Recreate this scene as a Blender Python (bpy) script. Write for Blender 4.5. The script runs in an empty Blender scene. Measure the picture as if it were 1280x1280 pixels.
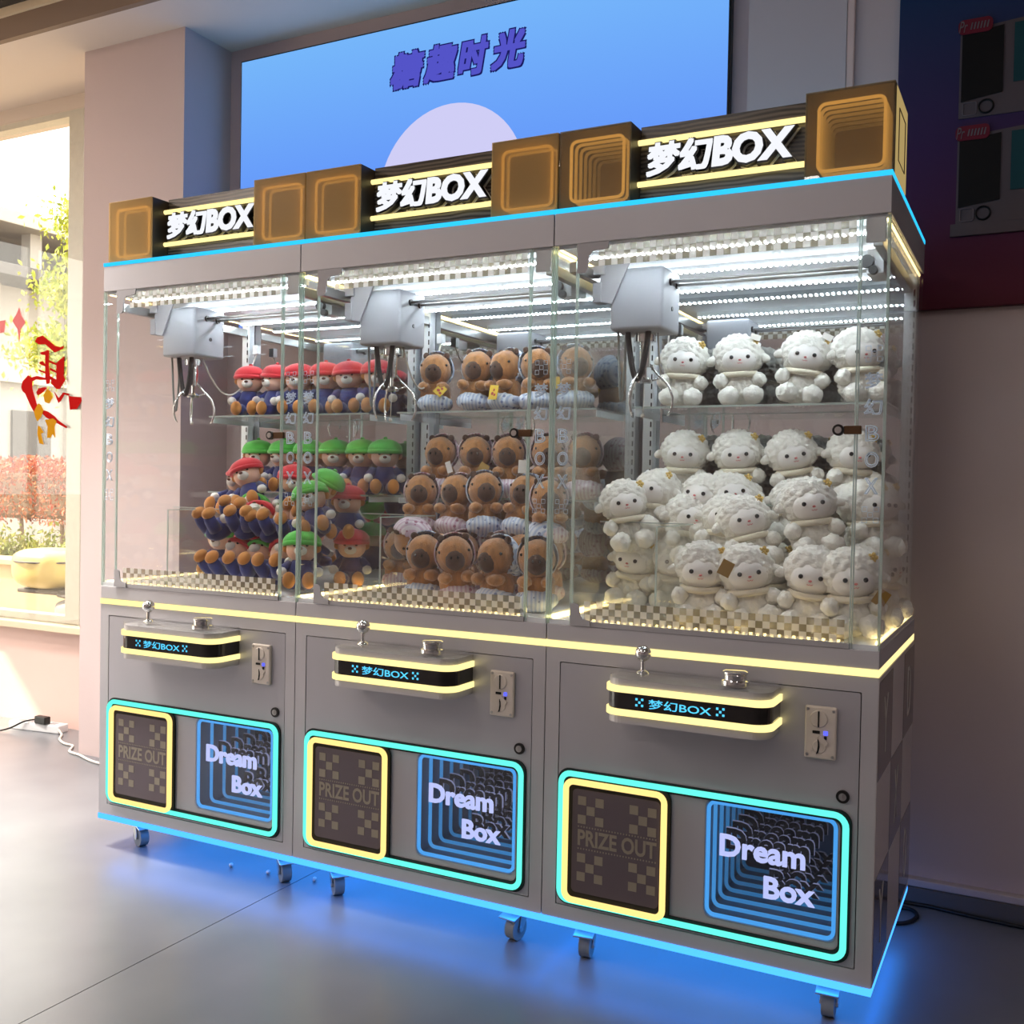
import bpy, bmesh, math, random
from math import sin, cos, pi, radians as R
from mathutils import Vector, Matrix, Euler, noise

sc = bpy.context.scene
COL = sc.collection
random.seed(7)

# ------------------------------------------------------------------ camera
cam = bpy.data.cameras.new('camera')
cam.sensor_width = 36.0
cam.lens = 36.0 * 1282.15 / 1280.0
cam.clip_start = 0.02
cam.clip_end = 400
co = bpy.data.objects.new('camera', cam)
co.location = (0.3254, -2.5128, 1.2764)
co.rotation_euler = (1.5484, -0.0187, 0.4772)
COL.objects.link(co)
sc.camera = co

# ------------------------------------------------------------------ world, sun, exposure
w = bpy.data.worlds.new('world')
sc.world = w
w.use_nodes = True
bg = w.node_tree.nodes['Background']
bg.inputs[0].default_value = (1.0, 0.95, 0.87, 1)
bg.inputs[1].default_value = 5.0
sun = bpy.data.lights.new('sun', 'SUN')
sun.energy = 13.0
sun.color = (1.0, 0.84, 0.64)
sun.angle = R(1.0)
so = bpy.data.objects.new('sun', sun)
so.rotation_euler = Vector((0.60, 0.26, -0.66)).to_track_quat('-Z', 'Y').to_euler()
so.location = (-12, -5, 14)
COL.objects.link(so)
for (lx, ly, e) in ((-1.6, -2.2, 13), (1.6, -2.2, 13), (-1.6, -4.6, 13), (1.6, -4.6, 13), (-5.0, -1.2, 60), (-5.0, -3.4, 60)):  # unseen area lights added to lift the room, warmer pair brightens the left side
    a = bpy.data.lights.new('room_fill_light', 'AREA')
    a.shape = 'RECTANGLE'; a.size = 1.1; a.size_y = 0.28
    a.energy = e; a.color = (1.0, 0.95, 0.93) if lx > -4 else (1.0, 0.86, 0.76)
    ao = bpy.data.objects.new('room_fill_light', a)
    ao.location = (lx, ly, 3.395)
    COL.objects.link(ao)
a = bpy.data.lights.new('floor_fill_light', 'AREA')  # unseen area light added to brighten the floor at the left
a.shape = 'RECTANGLE'; a.size = 1.2; a.size_y = 0.5; a.energy = 74; a.color = (1.0, 0.93, 0.86); a.spread = R(76)
ao = bpy.data.objects.new('floor_fill_light', a); ao.location = (-3.5, -0.45, 3.395); COL.objects.link(ao)
sc.view_settings.view_transform = 'Standard'
sc.view_settings.look = 'None'
sc.view_settings.gamma = 1.0
sc.view_settings.use_curve_mapping = False
sc.view_settings.exposure = 0.0
sc.cycles.max_bounces = 12
sc.cycles.glossy_bounces = 6
sc.cycles.diffuse_bounces = 5
sc.cycles.transmission_bounces = 6
sc.cycles.transparent_max_bounces = 40
sc.cycles.sample_clamp_indirect = 6.0
sc.cycles.caustics_reflective = False
sc.cycles.caustics_refractive = False

# ------------------------------------------------------------------ materials
def lin(c):
    return tuple((x / 255 / 12.92) if x / 255 <= 0.04045 else ((x / 255 + 0.055) / 1.055) ** 2.4 for x in c)

def new(name):
    m = bpy.data.materials.new(name)
    m.use_nodes = True
    nt = m.node_tree
    return m, nt, nt.nodes['Principled BSDF'], nt.nodes['Material Output']

def P(name, col, rough=0.5, metal=0.0, noise_amt=0.0, nscale=8.0, bump=0.0, bscale=60.0, sheen=0.0, spec=0.5, coat=0.0, srgb=True, stretch=None):
    m, nt, b, o = new(name)
    c = lin(col) if srgb else col
    b.inputs['Base Color'].default_value = (*c, 1)
    b.inputs['Roughness'].default_value = rough
    b.inputs['Metallic'].default_value = metal
    b.inputs['Specular IOR Level'].default_value = spec
    b.inputs['Sheen Weight'].default_value = sheen
    b.inputs['Coat Weight'].default_value = coat
    N = nt.nodes; L = nt.links
    tc = N.new('ShaderNodeTexCoord')
    mp = N.new('ShaderNodeMapping')
    if stretch: mp.inputs['Scale'].default_value = stretch
    L.new(tc.outputs['Object'], mp.inputs[0])
    if noise_amt:
        n = N.new('ShaderNodeTexNoise'); n.inputs['Scale'].default_value = nscale; n.inputs['Detail'].default_value = 4
        L.new(mp.outputs[0], n.inputs['Vector'])
        r = N.new('ShaderNodeValToRGB')
        r.color_ramp.elements[0].position = 0.3; r.color_ramp.elements[1].position = 0.7
        r.color_ramp.elements[0].color = (*[max(0, x * (1 - noise_amt)) for x in c], 1)
        r.color_ramp.elements[1].color = (*[min(1, x * (1 + noise_amt)) for x in c], 1)
        L.new(n.outputs['Fac'], r.inputs[0]); L.new(r.outputs[0], b.inputs['Base Color'])
    if bump:
        n = N.new('ShaderNodeTexNoise'); n.inputs['Scale'].default_value = bscale; n.inputs['Detail'].default_value = 3
        L.new(mp.outputs[0], n.inputs['Vector'])
        bp = N.new('ShaderNodeBump'); bp.inputs['Strength'].default_value = bump; bp.inputs['Distance'].default_value = 0.004
        L.new(n.outputs['Fac'], bp.inputs['Height']); L.new(bp.outputs[0], b.inputs['Normal'])
    return m

def EM(name, col, s):
    m = bpy.data.materials.new(name); m.use_nodes = True
    nt = m.node_tree; nt.nodes.clear()
    e = nt.nodes.new('ShaderNodeEmission'); o = nt.nodes.new('ShaderNodeOutputMaterial')
    e.inputs[0].default_value = (*col, 1); e.inputs[1].default_value = s
    nt.links.new(e.outputs[0], o.inputs[0])
    return m

def GL(name, tint=(0.97, 0.98, 0.98), base=0.035, gain=0.8, rough=0.0, diff=0.0, dcol=(1, 1, 1)):
    """thin pane: clear transmission with an angle-dependent mirror reflection"""
    m = bpy.data.materials.new(name); m.use_nodes = True
    nt = m.node_tree; nt.nodes.clear(); N = nt.nodes; L = nt.links
    o = N.new('ShaderNodeOutputMaterial')
    t = N.new('ShaderNodeBsdfTransparent'); t.inputs[0].default_value = (*tint, 1)
    g = N.new('ShaderNodeBsdfGlossy'); g.inputs[0].default_value = (1, 1, 1, 1); g.inputs['Roughness'].default_value = rough
    lw = N.new('ShaderNodeLayerWeight'); lw.inputs[0].default_value = 0.5
    pw = N.new('ShaderNodeMath'); pw.operation = 'POWER'; pw.inputs[1].default_value = 5
    ma = N.new('ShaderNodeMath'); ma.operation = 'MULTIPLY_ADD'; ma.inputs[1].default_value = gain; ma.inputs[2].default_value = base
    L.new(lw.outputs['Facing'], pw.inputs[0]); L.new(pw.outputs[0], ma.inputs[0])
    mx = N.new('ShaderNodeMixShader'); L.new(ma.outputs[0], mx.inputs[0])
    src = t
    if diff:
        d = N.new('ShaderNodeBsdfDiffuse'); d.inputs[0].default_value = (*dcol, 1)
        tl = N.new('ShaderNodeBsdfTranslucent'); tl.inputs[0].default_value = (*dcol, 1)
        m2 = N.new('ShaderNodeMixShader'); m2.inputs[0].default_value = 0.5
        L.new(d.outputs[0], m2.inputs[1]); L.new(tl.outputs[0], m2.inputs[2])
        m3 = N.new('ShaderNodeMixShader'); m3.inputs[0].default_value = diff
        L.new(t.outputs[0], m3.inputs[1]); L.new(m2.outputs[0], m3.inputs[2]); src = m3
    L.new(src.outputs[0], mx.inputs[1]); L.new(g.outputs[0], mx.inputs[2])
    L.new(mx.outputs[0], o.inputs[0])
    return m

M = {}
M['body'] = P('grey_painted_steel', (186, 184, 189), 0.42, 0.2, 0.03, 3.0)
M['body2'] = P('grey_satin_steel', (178, 177, 184), 0.34, 0.3, 0.03, 3.0)
M['gap'] = P('dark_gap', (14, 13, 14), 0.8)
M['black'] = P('black_plastic', (16, 15, 13), 0.35)
M['gloss_black'] = P('gloss_black', (20, 15, 13), 0.08, coat=0.5)
M['rubber'] = P('black_rubber', (18, 18, 13), 0.6)
M['chrome'] = P('chrome', (225, 225, 225), 0.08, 1.0)
M['carriage'] = P('pale_grey_plastic', (166, 167, 174), 0.4)
M['steel'] = P('brushed_steel', (190, 190, 188), 0.28, 1.0)
M['white_pl'] = P('white_plastic', (226, 228, 230), 0.35)
M['white_metal'] = P('white_metal', (236, 240, 244), 0.4)
M['cream_pl'] = P('cream_plastic', (216, 206, 196), 0.45)
M['grey_pl'] = P('grey_plastic', (164, 162, 166), 0.5)
M['wheel'] = P('grey_nylon_wheel', (132, 134, 130), 0.5)
M['mirror'] = P('mirror', (225, 228, 230), 0.015, 1.0)
M['glass'] = GL('clear_glass')
M['window_glass'] = GL('window_glass', (0.98, 0.98, 0.97), 0.03, 0.5, 0.0, 0.006, (0.95, 0.93, 0.88))
M['acrylic'] = GL('clear_acrylic', (0.97, 0.975, 0.97), 0.04, 0.9)
M['edge'] = GL('pale_acrylic_edge', (0.80, 0.90, 0.86), 0.12, 0.8, 0.05, 0.45, (0.85, 0.93, 0.9))
M['tint_pane'] = GL('bronze_tinted_pane', (0.95, 0.86, 0.70), 0.05, 0.7, 0.0, 0.28, lin((206, 184, 144)))
M['frost_pane'] = GL('frosted_bronze_pane', (0.95, 0.82, 0.6), 0.003, 0.0, 0.2, 0.50, lin((236, 206, 150)))
M['dark_pane'] = GL('smoked_pane', (0.93, 0.95, 0.97), 0.05, 0.7)
M['sign_shell'] = P('sign_shell', (62, 50, 38), 0.4)
M['gold_panel'] = P('gold_brown_panel', (150, 122, 78), 0.4, 0.2)
M['sign_in'] = P('sign_inside', (150, 132, 104), 0.6)
M['cyan'] = EM('cyan_neon', (0.14, 1.0, 0.80), 1.15)
M['yellow'] = EM('warm_neon', (1.0, 0.74, 0.25), 1.3)
M['band'] = EM('warm_led_band', (1.0, 0.82, 0.33), 1.4)
M['blue'] = EM('blue_led_strip', (0.05, 0.30, 1.0), 2.3)
M['under'] = EM('under_glow_led', (0.02, 0.20, 1.0), 9.0)
M['topblue'] = EM('blue_led_edge', (0.03, 0.55, 1.0), 1.25)
M['led_white'] = EM('white_led', (0.84, 0.94, 1.0), 72.0)
M['led_warm'] = EM('warm_led', (1.0, 0.74, 0.32), 9.0)
M['letter_lit'] = EM('lit_white_letter', (0.93, 0.95, 1.0), 1.0)
M['pod_text'] = EM('cyan_text', (0.10, 0.62, 1.0), 1.2)
M['blue_dot'] = EM('blue_indicator', (0.10, 0.12, 1.0), 1.5)
M['print_tan'] = P('tan_print', (134, 126, 112), 0.5)
M['flap'] = P('prize_flap', (92, 82, 88), 0.25, 0.0, 0.05, 4.0)
M['check_white'] = GL('white_square_print', (0.9, 0.9, 0.88), 0.02, 0.2, 0.2, 0.85, (0.92, 0.90, 0.84))
M['check_tan'] = GL('tan_square_print', (0.80, 0.77, 0.70), 0.02, 0.3, 0.1, 0.45, lin((176, 164, 140)))
M['outline'] = P('pale_print', (215, 232, 250), 0.4)
M['cable_white'] = P('white_cable', (214, 208, 200), 0.5)
M['cable_black'] = P('black_cable', (12, 12, 14), 0.5)
M['brown_lock'] = P('bronze_lock_plate', (96, 72, 50), 0.3, 0.7)
M['side_light'] = P('side_square_light', (206, 198, 198), 0.35)
M['side_dark'] = P('side_square_dark', (112, 102, 102), 0.10)
M['side_ink'] = P('side_letter', (206, 198, 190), 0.4)
# plush
M['fleece'] = P('cream_fleece', (250, 247, 238), 0.9, 0, 0.03, 30, 0.8, 150, 0.4)
M['fleece_face'] = P('white_velour', (252, 248, 243), 0.8, sheen=0.3)
M['ear_pink'] = P('pink_velour', (238, 206, 196), 0.8)
M['eye'] = P('black_bead', (12, 10, 10), 0.12)
M['pink'] = P('pink_thread', (222, 130, 130), 0.6)
M['lace'] = P('cream_lace', (238, 228, 206), 0.8, bump=0.4, bscale=250)
M['flower'] = P('yellow_felt', (232, 200, 120), 0.8)
M['gold_tag'] = P('gold_card', (176, 140, 74), 0.3, 0.3)
M['paper'] = P('white_card', (228, 222, 214), 0.5)
M['paper_yellow'] = P('yellow_card', (226, 190, 52), 0.5)
M['red_ink'] = P('red_ink', (176, 52, 48), 0.5)
M['fur'] = P('brown_fur', (172, 118, 66), 0.95, 0, 0.28, 60, 0.9, 320, 0.5, stretch=(1, 1, 0.35))
M['muzzle'] = P('dark_brown_fur', (74, 48, 32), 0.9, 0, 0.2, 60, 0.6, 300, 0.3)
M['red_plush'] = P('red_plush', (200, 24, 40), 0.85, 0, 0.12, 12, 0.3, 260, 0.4)
M['green_plush'] = P('green_plush', (74, 186, 62), 0.85, 0, 0.12, 12, 0.3, 260, 0.4)
M['navy'] = P('navy_plush', (24, 42, 112), 0.85, 0, 0.15, 12, 0.3, 260, 0.3)
M['peach'] = P('peach_plush', (232, 184, 158), 0.85, 0, 0.04, 12, 0.2, 260, 0.3)
M['tan'] = P('tan_plush', (186, 122, 52), 0.85, 0, 0.12, 14, 0.3, 260, 0.3)
M['mitt'] = P('white_plush', (226, 222, 216), 0.85, 0, 0.04, 12, 0.2, 260, 0.3)
M['choc'] = P('brown_plush', (84, 48, 30), 0.85)

def cloth_mat(name, base, stripe, ink):
    m, nt, b, o = new(name); N = nt.nodes; L = nt.links
    tc = N.new('ShaderNodeTexCoord')
    wv = N.new('ShaderNodeTexWave'); wv.inputs['Scale'].default_value = 26; wv.inputs['Distortion'].default_value = 1.5
    L.new(tc.outputs['Object'], wv.inputs['Vector'])
    r = N.new('ShaderNodeValToRGB'); r.color_ramp.elements[0].color = (*lin(stripe), 1); r.color_ramp.elements[1].color = (*lin(base), 1)
    r.color_ramp.elements[0].position = 0.35; r.color_ramp.elements[1].position = 0.5
    L.new(wv.outputs['Fac'], r.inputs[0])
    v = N.new('ShaderNodeTexVoronoi'); v.inputs['Scale'].default_value = 48
    L.new(tc.outputs['Object'], v.inputs['Vector'])
    lt = N.new('ShaderNodeMath'); lt.operation = 'LESS_THAN'; lt.inputs[1].default_value = 0.26
    L.new(v.outputs['Distance'], lt.inputs[0])
    mx = N.new('ShaderNodeMix'); mx.data_type = 'RGBA'
    L.new(lt.outputs[0], mx.inputs[0]); L.new(r.outputs[0], mx.inputs[6]); mx.inputs[7].default_value = (*lin(ink), 1)
    L.new(mx.outputs[2], b.inputs['Base Color'])
    b.inputs['Roughness'].default_value = 0.85
    return m
M['cloth_blue'] = cloth_mat('blue_print_cotton', (216, 222, 232), (178, 194, 220), (120, 132, 170))
M['cloth_pink'] = cloth_mat('pink_print_cotton', (226, 216, 222), (206, 180, 196), (170, 120, 140))

def moire_mat():
    m, nt, b, o = new('rippled_dark_board'); N = nt.nodes; L = nt.links
    tc = N.new('ShaderNodeTexCoord'); mp = N.new('ShaderNodeMapping'); mp.inputs['Scale'].default_value = (0.35, 1, 1)
    L.new(tc.outputs['Object'], mp.inputs[0])
    wv = N.new('ShaderNodeTexWave'); wv.bands_direction = 'Z'; wv.inputs['Scale'].default_value = 26; wv.inputs['Distortion'].default_value = 9
    wv.inputs['Detail'].default_value = 1.0; wv.inputs['Detail Scale'].default_value = 0.5
    L.new(mp.outputs[0], wv.inputs['Vector'])
    r = N.new('ShaderNodeValToRGB'); r.color_ramp.elements[0].color = (*lin((44, 38, 34)), 1); r.color_ramp.elements[1].color = (*lin((104, 94, 84)), 1)
    L.new(wv.outputs['Fac'], r.inputs[0]); L.new(r.outputs[0], b.inputs['Base Color'])
    b.inputs['Roughness'].default_value = 0.25
    return m
M['moire'] = moire_mat()

def floor_mat():
    m, nt, b, o = new('polished_grey_floor'); N = nt.nodes; L = nt.links
    tc = N.new('ShaderNodeTexCoord')
    n = N.new('ShaderNodeTexNoise'); n.inputs['Scale'].default_value = 1.6; n.inputs['Detail'].default_value = 3; n.inputs['Roughness'].default_value = 0.5
    L.new(tc.outputs['Object'], n.inputs['Vector'])
    r = N.new('ShaderNodeValToRGB'); r.color_ramp.elements[0].color = (*lin((96, 98, 104)), 1); r.color_ramp.elements[1].color = (*lin((126, 127, 132)), 1)
    r.color_ramp.elements[0].position = 0.3; r.color_ramp.elements[1].position = 0.7
    L.new(n.outputs['Fac'], r.inputs[0]); L.new(r.outputs[0], b.inputs['Base Color'])
    n2 = N.new('ShaderNodeTexNoise'); n2.inputs['Scale'].default_value = 5; n2.inputs['Detail'].default_value = 2
    L.new(tc.outputs['Object'], n2.inputs['Vector'])
    rr = N.new('ShaderNodeMapRange'); rr.clamp = False; rr.inputs[3].default_value = 0.27; rr.inputs[4].default_value = 0.31
    L.new(n2.outputs['Fac'], rr.inputs[0]); L.new(rr.outputs[0], b.inputs['Roughness'])
    b.inputs['Specular IOR Level'].default_value = 0.85
    n3 = N.new('ShaderNodeTexNoise'); n3.normalize = False; n3.inputs['Scale'].default_value = 9; n3.inputs['Detail'].default_value = 1.5
    L.new(tc.outputs['Object'], n3.inputs['Vector'])
    bp = N.new('ShaderNodeBump'); bp.inputs['Strength'].default_value = 0.10; bp.inputs['Distance'].default_value = 0.002
    n3.noise_dimensions = '3D'
    return m
M['floor'] = floor_mat()
M['wall'] = P('mauve_white_plaster', (200, 182, 180), 0.75, 0, 0.03, 1.5, 0.1, 90)
M['wall_pink'] = P('pink_plaster', (226, 196, 186), 0.75, 0, 0.03, 1.5, 0.1, 90)
M['wall_grey'] = P('grey_mauve_panel', (196, 184, 186), 0.6)
M['soffit'] = P('soffit_plaster', (216, 204, 194), 0.8, 0, 0.02, 2)
M['trim_brown'] = P('brown_trim', (128, 108, 92), 0.6)
M['trim_cream'] = P('cream_trim', (220, 204, 176), 0.6)
M['dark'] = P('dark_slot', (36, 30, 26), 0.7)
M['baseb'] = P('grey_skirting', (96, 92, 92), 0.5)
M['alu'] = P('window_aluminium', (196, 194, 186), 0.4, 0.4, 0.05, 30)
M['decal_red'] = P('red_vinyl', (178, 12, 10), 0.9, spec=0.1)
M['decal_gold'] = P('gold_vinyl', (196, 140, 20), 0.9, spec=0.1)
M['decal_pink'] = P('faded_red_vinyl', (206, 80, 84), 0.5)

def screen_mat():
    m = bpy.data.materials.new('screen_sky'); m.use_nodes = True
    nt = m.node_tree; nt.nodes.clear(); N = nt.nodes; L = nt.links
    o = N.new('ShaderNodeOutputMaterial'); e = N.new('ShaderNodeEmission')
    tc = N.new('ShaderNodeTexCoord'); sp = N.new('ShaderNodeSeparateXYZ'); L.new(tc.outputs['Object'], sp.inputs[0])
    mr = N.new('ShaderNodeMapRange'); mr.inputs[1].default_value = 2.45; mr.inputs[2].default_value = 3.17
    L.new(sp.outputs['Z'], mr.inputs[0])
    r = N.new('ShaderNodeValToRGB'); r.color_ramp.elements[0].color = (*lin((98, 146, 250)), 1); r.color_ramp.elements[1].color = (*lin((118, 182, 250)), 1)
    L.new(mr.outputs[0], r.inputs[0]); L.new(r.outputs[0], e.inputs[0]); e.inputs[1].default_value = 1.0
    L.new(e.outputs[0], o.inputs[0])
    return m
M['screen'] = screen_mat()
M['scr_text'] = EM('screen_violet', lin((84, 84, 200)), 1.0)
M['scr_line'] = EM('screen_navy', lin((26, 26, 96)), 1.0)
M['scr_disc'] = EM('screen_pale_disc', lin((208, 206, 246)), 1.0)

def poster_mat():
    m, nt, b, o = new('poster_print'); N = nt.nodes; L = nt.links
    tc = N.new('ShaderNodeTexCoord'); sp = N.new('ShaderNodeSeparateXYZ'); L.new(tc.outputs['Object'], sp.inputs[0])
    mr = N.new('ShaderNodeMapRange'); mr.inputs[1].default_value = 1.86; mr.inputs[2].default_value = 2.85
    L.new(sp.outputs['Z'], mr.inputs[0])
    r = N.new('ShaderNodeValToRGB'); r.color_ramp.elements[0].color = (*lin((84, 20, 36)), 1); r.color_ramp.elements[1].color = (*lin((26, 54, 92)), 1)
    e = r.color_ramp.elements.new(0.5); e.color = (*lin((58, 32, 74)), 1)
    L.new(mr.outputs[0], r.inputs[0]); L.new(r.outputs[0], b.inputs['Base Color'])
    b.inputs['Roughness'].default_value = 0.5; b.inputs['Specular IOR Level'].default_value = 0.2
    return m
M['poster'] = poster_mat()

# outdoors
def leafm(name, c1, c2):
    m, nt, b, o = new(name); N = nt.nodes; L = nt.links
    gi = N.new('ShaderNodeTexCoord'); n = N.new('ShaderNodeTexNoise'); n.inputs['Scale'].default_value = 6
    L.new(gi.outputs['Object'], n.inputs['Vector'])
    r = N.new('ShaderNodeValToRGB'); r.color_ramp.elements[0].position = 0.35; r.color_ramp.elements[1].position = 0.65
    r.color_ramp.elements[0].color = (*lin(c1), 1); r.color_ramp.elements[1].color = (*lin(c2), 1)
    L.new(n.outputs['Fac'], r.inputs[0]); L.new(r.outputs[0], b.inputs['Base Color'])
    b.inputs['Roughness'].default_value = 0.6
    return m
M['leaf_red'] = leafm('red_leaf', (160, 66, 54), (170, 112, 70))
M['leaf_green'] = leafm('yellow_green_leaf', (122, 142, 40), (190, 190, 66))
M['leaf_low'] = leafm('low_shrub_leaf', (86, 104, 40), (150, 150, 60))
M['bark'] = P('bark', (110, 88, 70), 0.9)
M['stone'] = P('cream_stone', (170, 150, 118), 0.8, 0, 0.08, 6)
M['paving'] = P('paving', (160, 148, 130), 0.85, 0, 0.06, 2)
M['bld'] = P('pale_render', (168, 164, 158), 0.8)
M['bld_dark'] = P('grey_recess', (96, 94, 94), 0.8)
M['scoot'] = P('cream_moulded_case', (196, 180, 112), 0.35)
M['scoot_dark'] = P('scooter_dark_plastic', (70, 66, 66), 0.5)
M['scoot_grey'] = P('scooter_grey_panel', (150, 150, 150), 0.4)
M['seat'] = P('scooter_tan_seat', (170, 140, 112), 0.6)

# ------------------------------------------------------------------ mesh helpers
class MB:
    def __init__(s): s.bm = bmesh.new()
    def _add(s, b, mat=None):
        if mat is not None: b.transform(mat)
        me = bpy.data.meshes.new('tmp'); b.to_mesh(me); b.free()
        s.bm.from_mesh(me); bpy.data.meshes.remove(me); return s
    def box(s, x0, x1, y0, y1, z0, z1, bev=0.0, seg=2, rot=None):
        b = bmesh.new(); bmesh.ops.create_cube(b, size=1)
        bmesh.ops.scale(b, vec=(x1 - x0, y1 - y0, z1 - z0), verts=b.verts)
        if bev: bmesh.ops.bevel(b, geom=b.edges[:], offset=bev, segments=seg, affect='EDGES', profile=0.5)
        m = Matrix.Translation(((x0 + x1) / 2, (y0 + y1) / 2, (z0 + z1) / 2))
        if rot: m = m @ Euler(rot).to_matrix().to_4x4()
        return s._add(b, m)
    def cyl(s, p0, p1, r0, r1=None, n=16, cap=True):
        r1 = r0 if r1 is None else r1
        p0 = Vector(p0); p1 = Vector(p1); d = p1 - p0
        b = bmesh.new(); bmesh.ops.create_cone(b, cap_ends=cap, segments=n, radius1=r0, radius2=r1, depth=d.length)
        return s._add(b, Matrix.Translation((p0 + p1) / 2) @ d.to_track_quat('Z', 'Y').to_matrix().to_4x4())
    def ell(s, c, r, sub=3, rot=None, disp=None):
        b = bmesh.new(); bmesh.ops.create_icosphere(b, subdivisions=sub, radius=1)
        if isinstance(r, (int, float)): r = (r, r, r)
        bmesh.ops.scale(b, vec=r, verts=b.verts)
        if disp:
            b.normal_update()
            for v in b.verts: v.co += v.normal * disp(v.co + Vector(c))
        m = Matrix.Translation(c)
        if rot: m = m @ Euler(rot).to_matrix().to_4x4()
        return s._add(b, m)
    def tube(s, pts, r, closed=False, n=8):
        pts = [Vector(p) for p in pts]; N = len(pts); b = bmesh.new(); rings = []
        rs = r if isinstance(r, (list, tuple)) else [r] * N
        nrm = None
        for i, p in enumerate(pts):
            if closed: t = (pts[(i + 1) % N] - pts[i - 1]).normalized()
            else: t = (pts[min(i + 1, N - 1)] - pts[max(i - 1, 0)]).normalized()
            if nrm is None:
                nrm = t.orthogonal().normalized()
                if closed:
                    for ax in (Vector((0, 1, 0)), Vector((0, 0, 1))):
                        if abs(t.dot(ax)) < 0.5: nrm = (ax - t * ax.dot(t)).normalized(); break
            else: nrm = (nrm - t * nrm.dot(t)).normalized()
            bn = t.cross(nrm)
            rings.append([b.verts.new(p + (nrm * cos(2 * pi * k / n) + bn * sin(2 * pi * k / n)) * rs[i]) for k in range(n)])
        for i in range(N if closed else N - 1):
            a, c = rings[i], rings[(i + 1) % N]
            for k in range(n): b.faces.new((a[k], a[(k + 1) % n], c[(k + 1) % n], c[k]))
        if not closed:
            b.faces.new(rings[0][::-1]); b.faces.new(rings[-1])
        return s._add(b)
    def prism(s, poly, y0, y1):
        """polygon in XZ extruded along y"""
        b = bmesh.new(); A = [b.verts.new((x, y0, z)) for x, z in poly]; B = [b.verts.new((x, y1, z)) for x, z in poly]
        n = len(poly)
        f = b.faces.new(A); b.faces.new(B[::-1])
        for i in range(n): b.faces.new((A[i], B[i], B[(i + 1) % n], A[(i + 1) % n]))
        bmesh.ops.recalc_face_normals(b, faces=b.faces[:])
        bmesh.ops.triangulate(b, faces=[x for x in b.faces if len(x.verts) > 4])
        return s._add(b)
    def ring_plate(s, o, i, y0, y1):
        """flat plate in XZ with outline o and hole i (same number of points)"""
        b = bmesh.new(); n = len(o)
        v = [[b.verts.new((x, y, z)) for x, z in L_] for L_ in (o, i) for y in (y0, y1)]
        o0, o1, i0, i1 = v
        for k in range(n):
            j = (k + 1) % n
            for q in ((o0[k], o0[j], i0[j], i0[k]), (o1[k], i1[k], i1[j], o1[j]), (o0[k], o1[k], o1[j], o0[j]), (i0[k], i0[j], i1[j], i1[k])):
                b.faces.new(q)
        bmesh.ops.recalc_face_normals(b, faces=b.faces[:])
        return s._add(b)
    def lathe(s, prof, c=(0, 0, 0), n=24):
        b = bmesh.new(); rings = [[b.verts.new((r * cos(2 * pi * k / n), r * sin(2 * pi * k / n), z)) for k in range(n)] for r, z in prof]
        for a, d in zip(rings, rings[1:]):
            for k in range(n): b.faces.new((a[k], a[(k + 1) % n], d[(k + 1) % n], d[k]))
        b.faces.new(rings[0][::-1]); b.faces.new(rings[-1])
        bmesh.ops.remove_doubles(b, verts=b.verts[:], dist=1e-6)
        return s._add(b, Matrix.Translation(c))
    def mesh(s, me, mat=None):
        b = bmesh.new(); b.from_mesh(me); return s._add(b, mat)
    def build(s, name, mat, parent=None, smooth=False):
        me = bpy.data.meshes.new(name); s.bm.to_mesh(me); s.bm.free()
        me.materials.append(mat)
        if smooth:
            for p in me.polygons: p.use_smooth = True
        o = bpy.data.objects.new(name, me); COL.objects.link(o)
        if parent: o.parent = parent
        return o

def smooth_angle(o, deg=35):
    for p in o.data.polygons: p.use_smooth = True
    try: o.data.set_sharp_from_angle(angle=R(deg))
    except Exception: pass
    return o

def rrect(x0, x1, z0, z1, r, n=6):
    out = []
    for cx, cz, a0 in ((x1 - r, z1 - r, 0), (x0 + r, z1 - r, 90), (x0 + r, z0 + r, 180), (x1 - r, z0 + r, 270)):
        for k in range(n + 1):
            a = R(a0 + 90 * k / n); out.append((cx + r * cos(a), cz + r * sin(a)))
    return out

def ring_pts(x0, x1, z0, z1, r, y, n=6):
    return [(x, y, z) for x, z in rrect(x0, x1, z0, z1, r, n)]

_dg = None
def text_mesh(body, fit, off=0.0, depth=0.0, shear=0.0, outline=0.0, res=3, fat=0.0):
    """letters in XZ facing -y, scaled to fit (x0, x1, z0, z1), front face at y=0 and going back by depth"""
    c = bpy.data.curves.new('letters', 'FONT'); c.body = body; c.size = 1; c.offset = off; c.shear = shear; c.resolution_u = res
    if outline:
        c.fill_mode = 'NONE'; c.bevel_depth = outline; c.bevel_resolution = 0
    else: c.extrude = 0.05
    o = bpy.data.objects.new('letters', c); COL.objects.link(o)
    dg = bpy.context.evaluated_depsgraph_get()
    me = bpy.data.meshes.new_from_object(o.evaluated_get(dg))
    bpy.data.objects.remove(o); bpy.data.curves.remove(c)
    if fat:
        b = bmesh.new()
        for k in range(8):
            m_ = me.copy(); dx_, dy_ = ((1, 1), (1, -1), (-1, 1), (-1, -1), (1, 0), (-1, 0), (0, 1), (0, -1))[k]; m_.transform(Matrix.Translation((fat * dx_, fat * dy_, 0))); b.from_mesh(m_); bpy.data.meshes.remove(m_)
        b.to_mesh(me); b.free()
    xs = [v.co.x for v in me.vertices]; ys = [v.co.y for v in me.vertices]
    x0, x1, z0, z1 = fit
    sx = (x1 - x0) / (max(xs) - min(xs)); sz = (z1 - z0) / (max(ys) - min(ys)); mx, my = min(xs), min(ys)
    for v in me.vertices:
        x, y, z = v.co
        v.co = (x0 + (x - mx) * sx, (depth / 2 * (1 - z / 0.05)) if not outline else -z * sx, z0 + (y - my) * sz)
    return me

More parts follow.
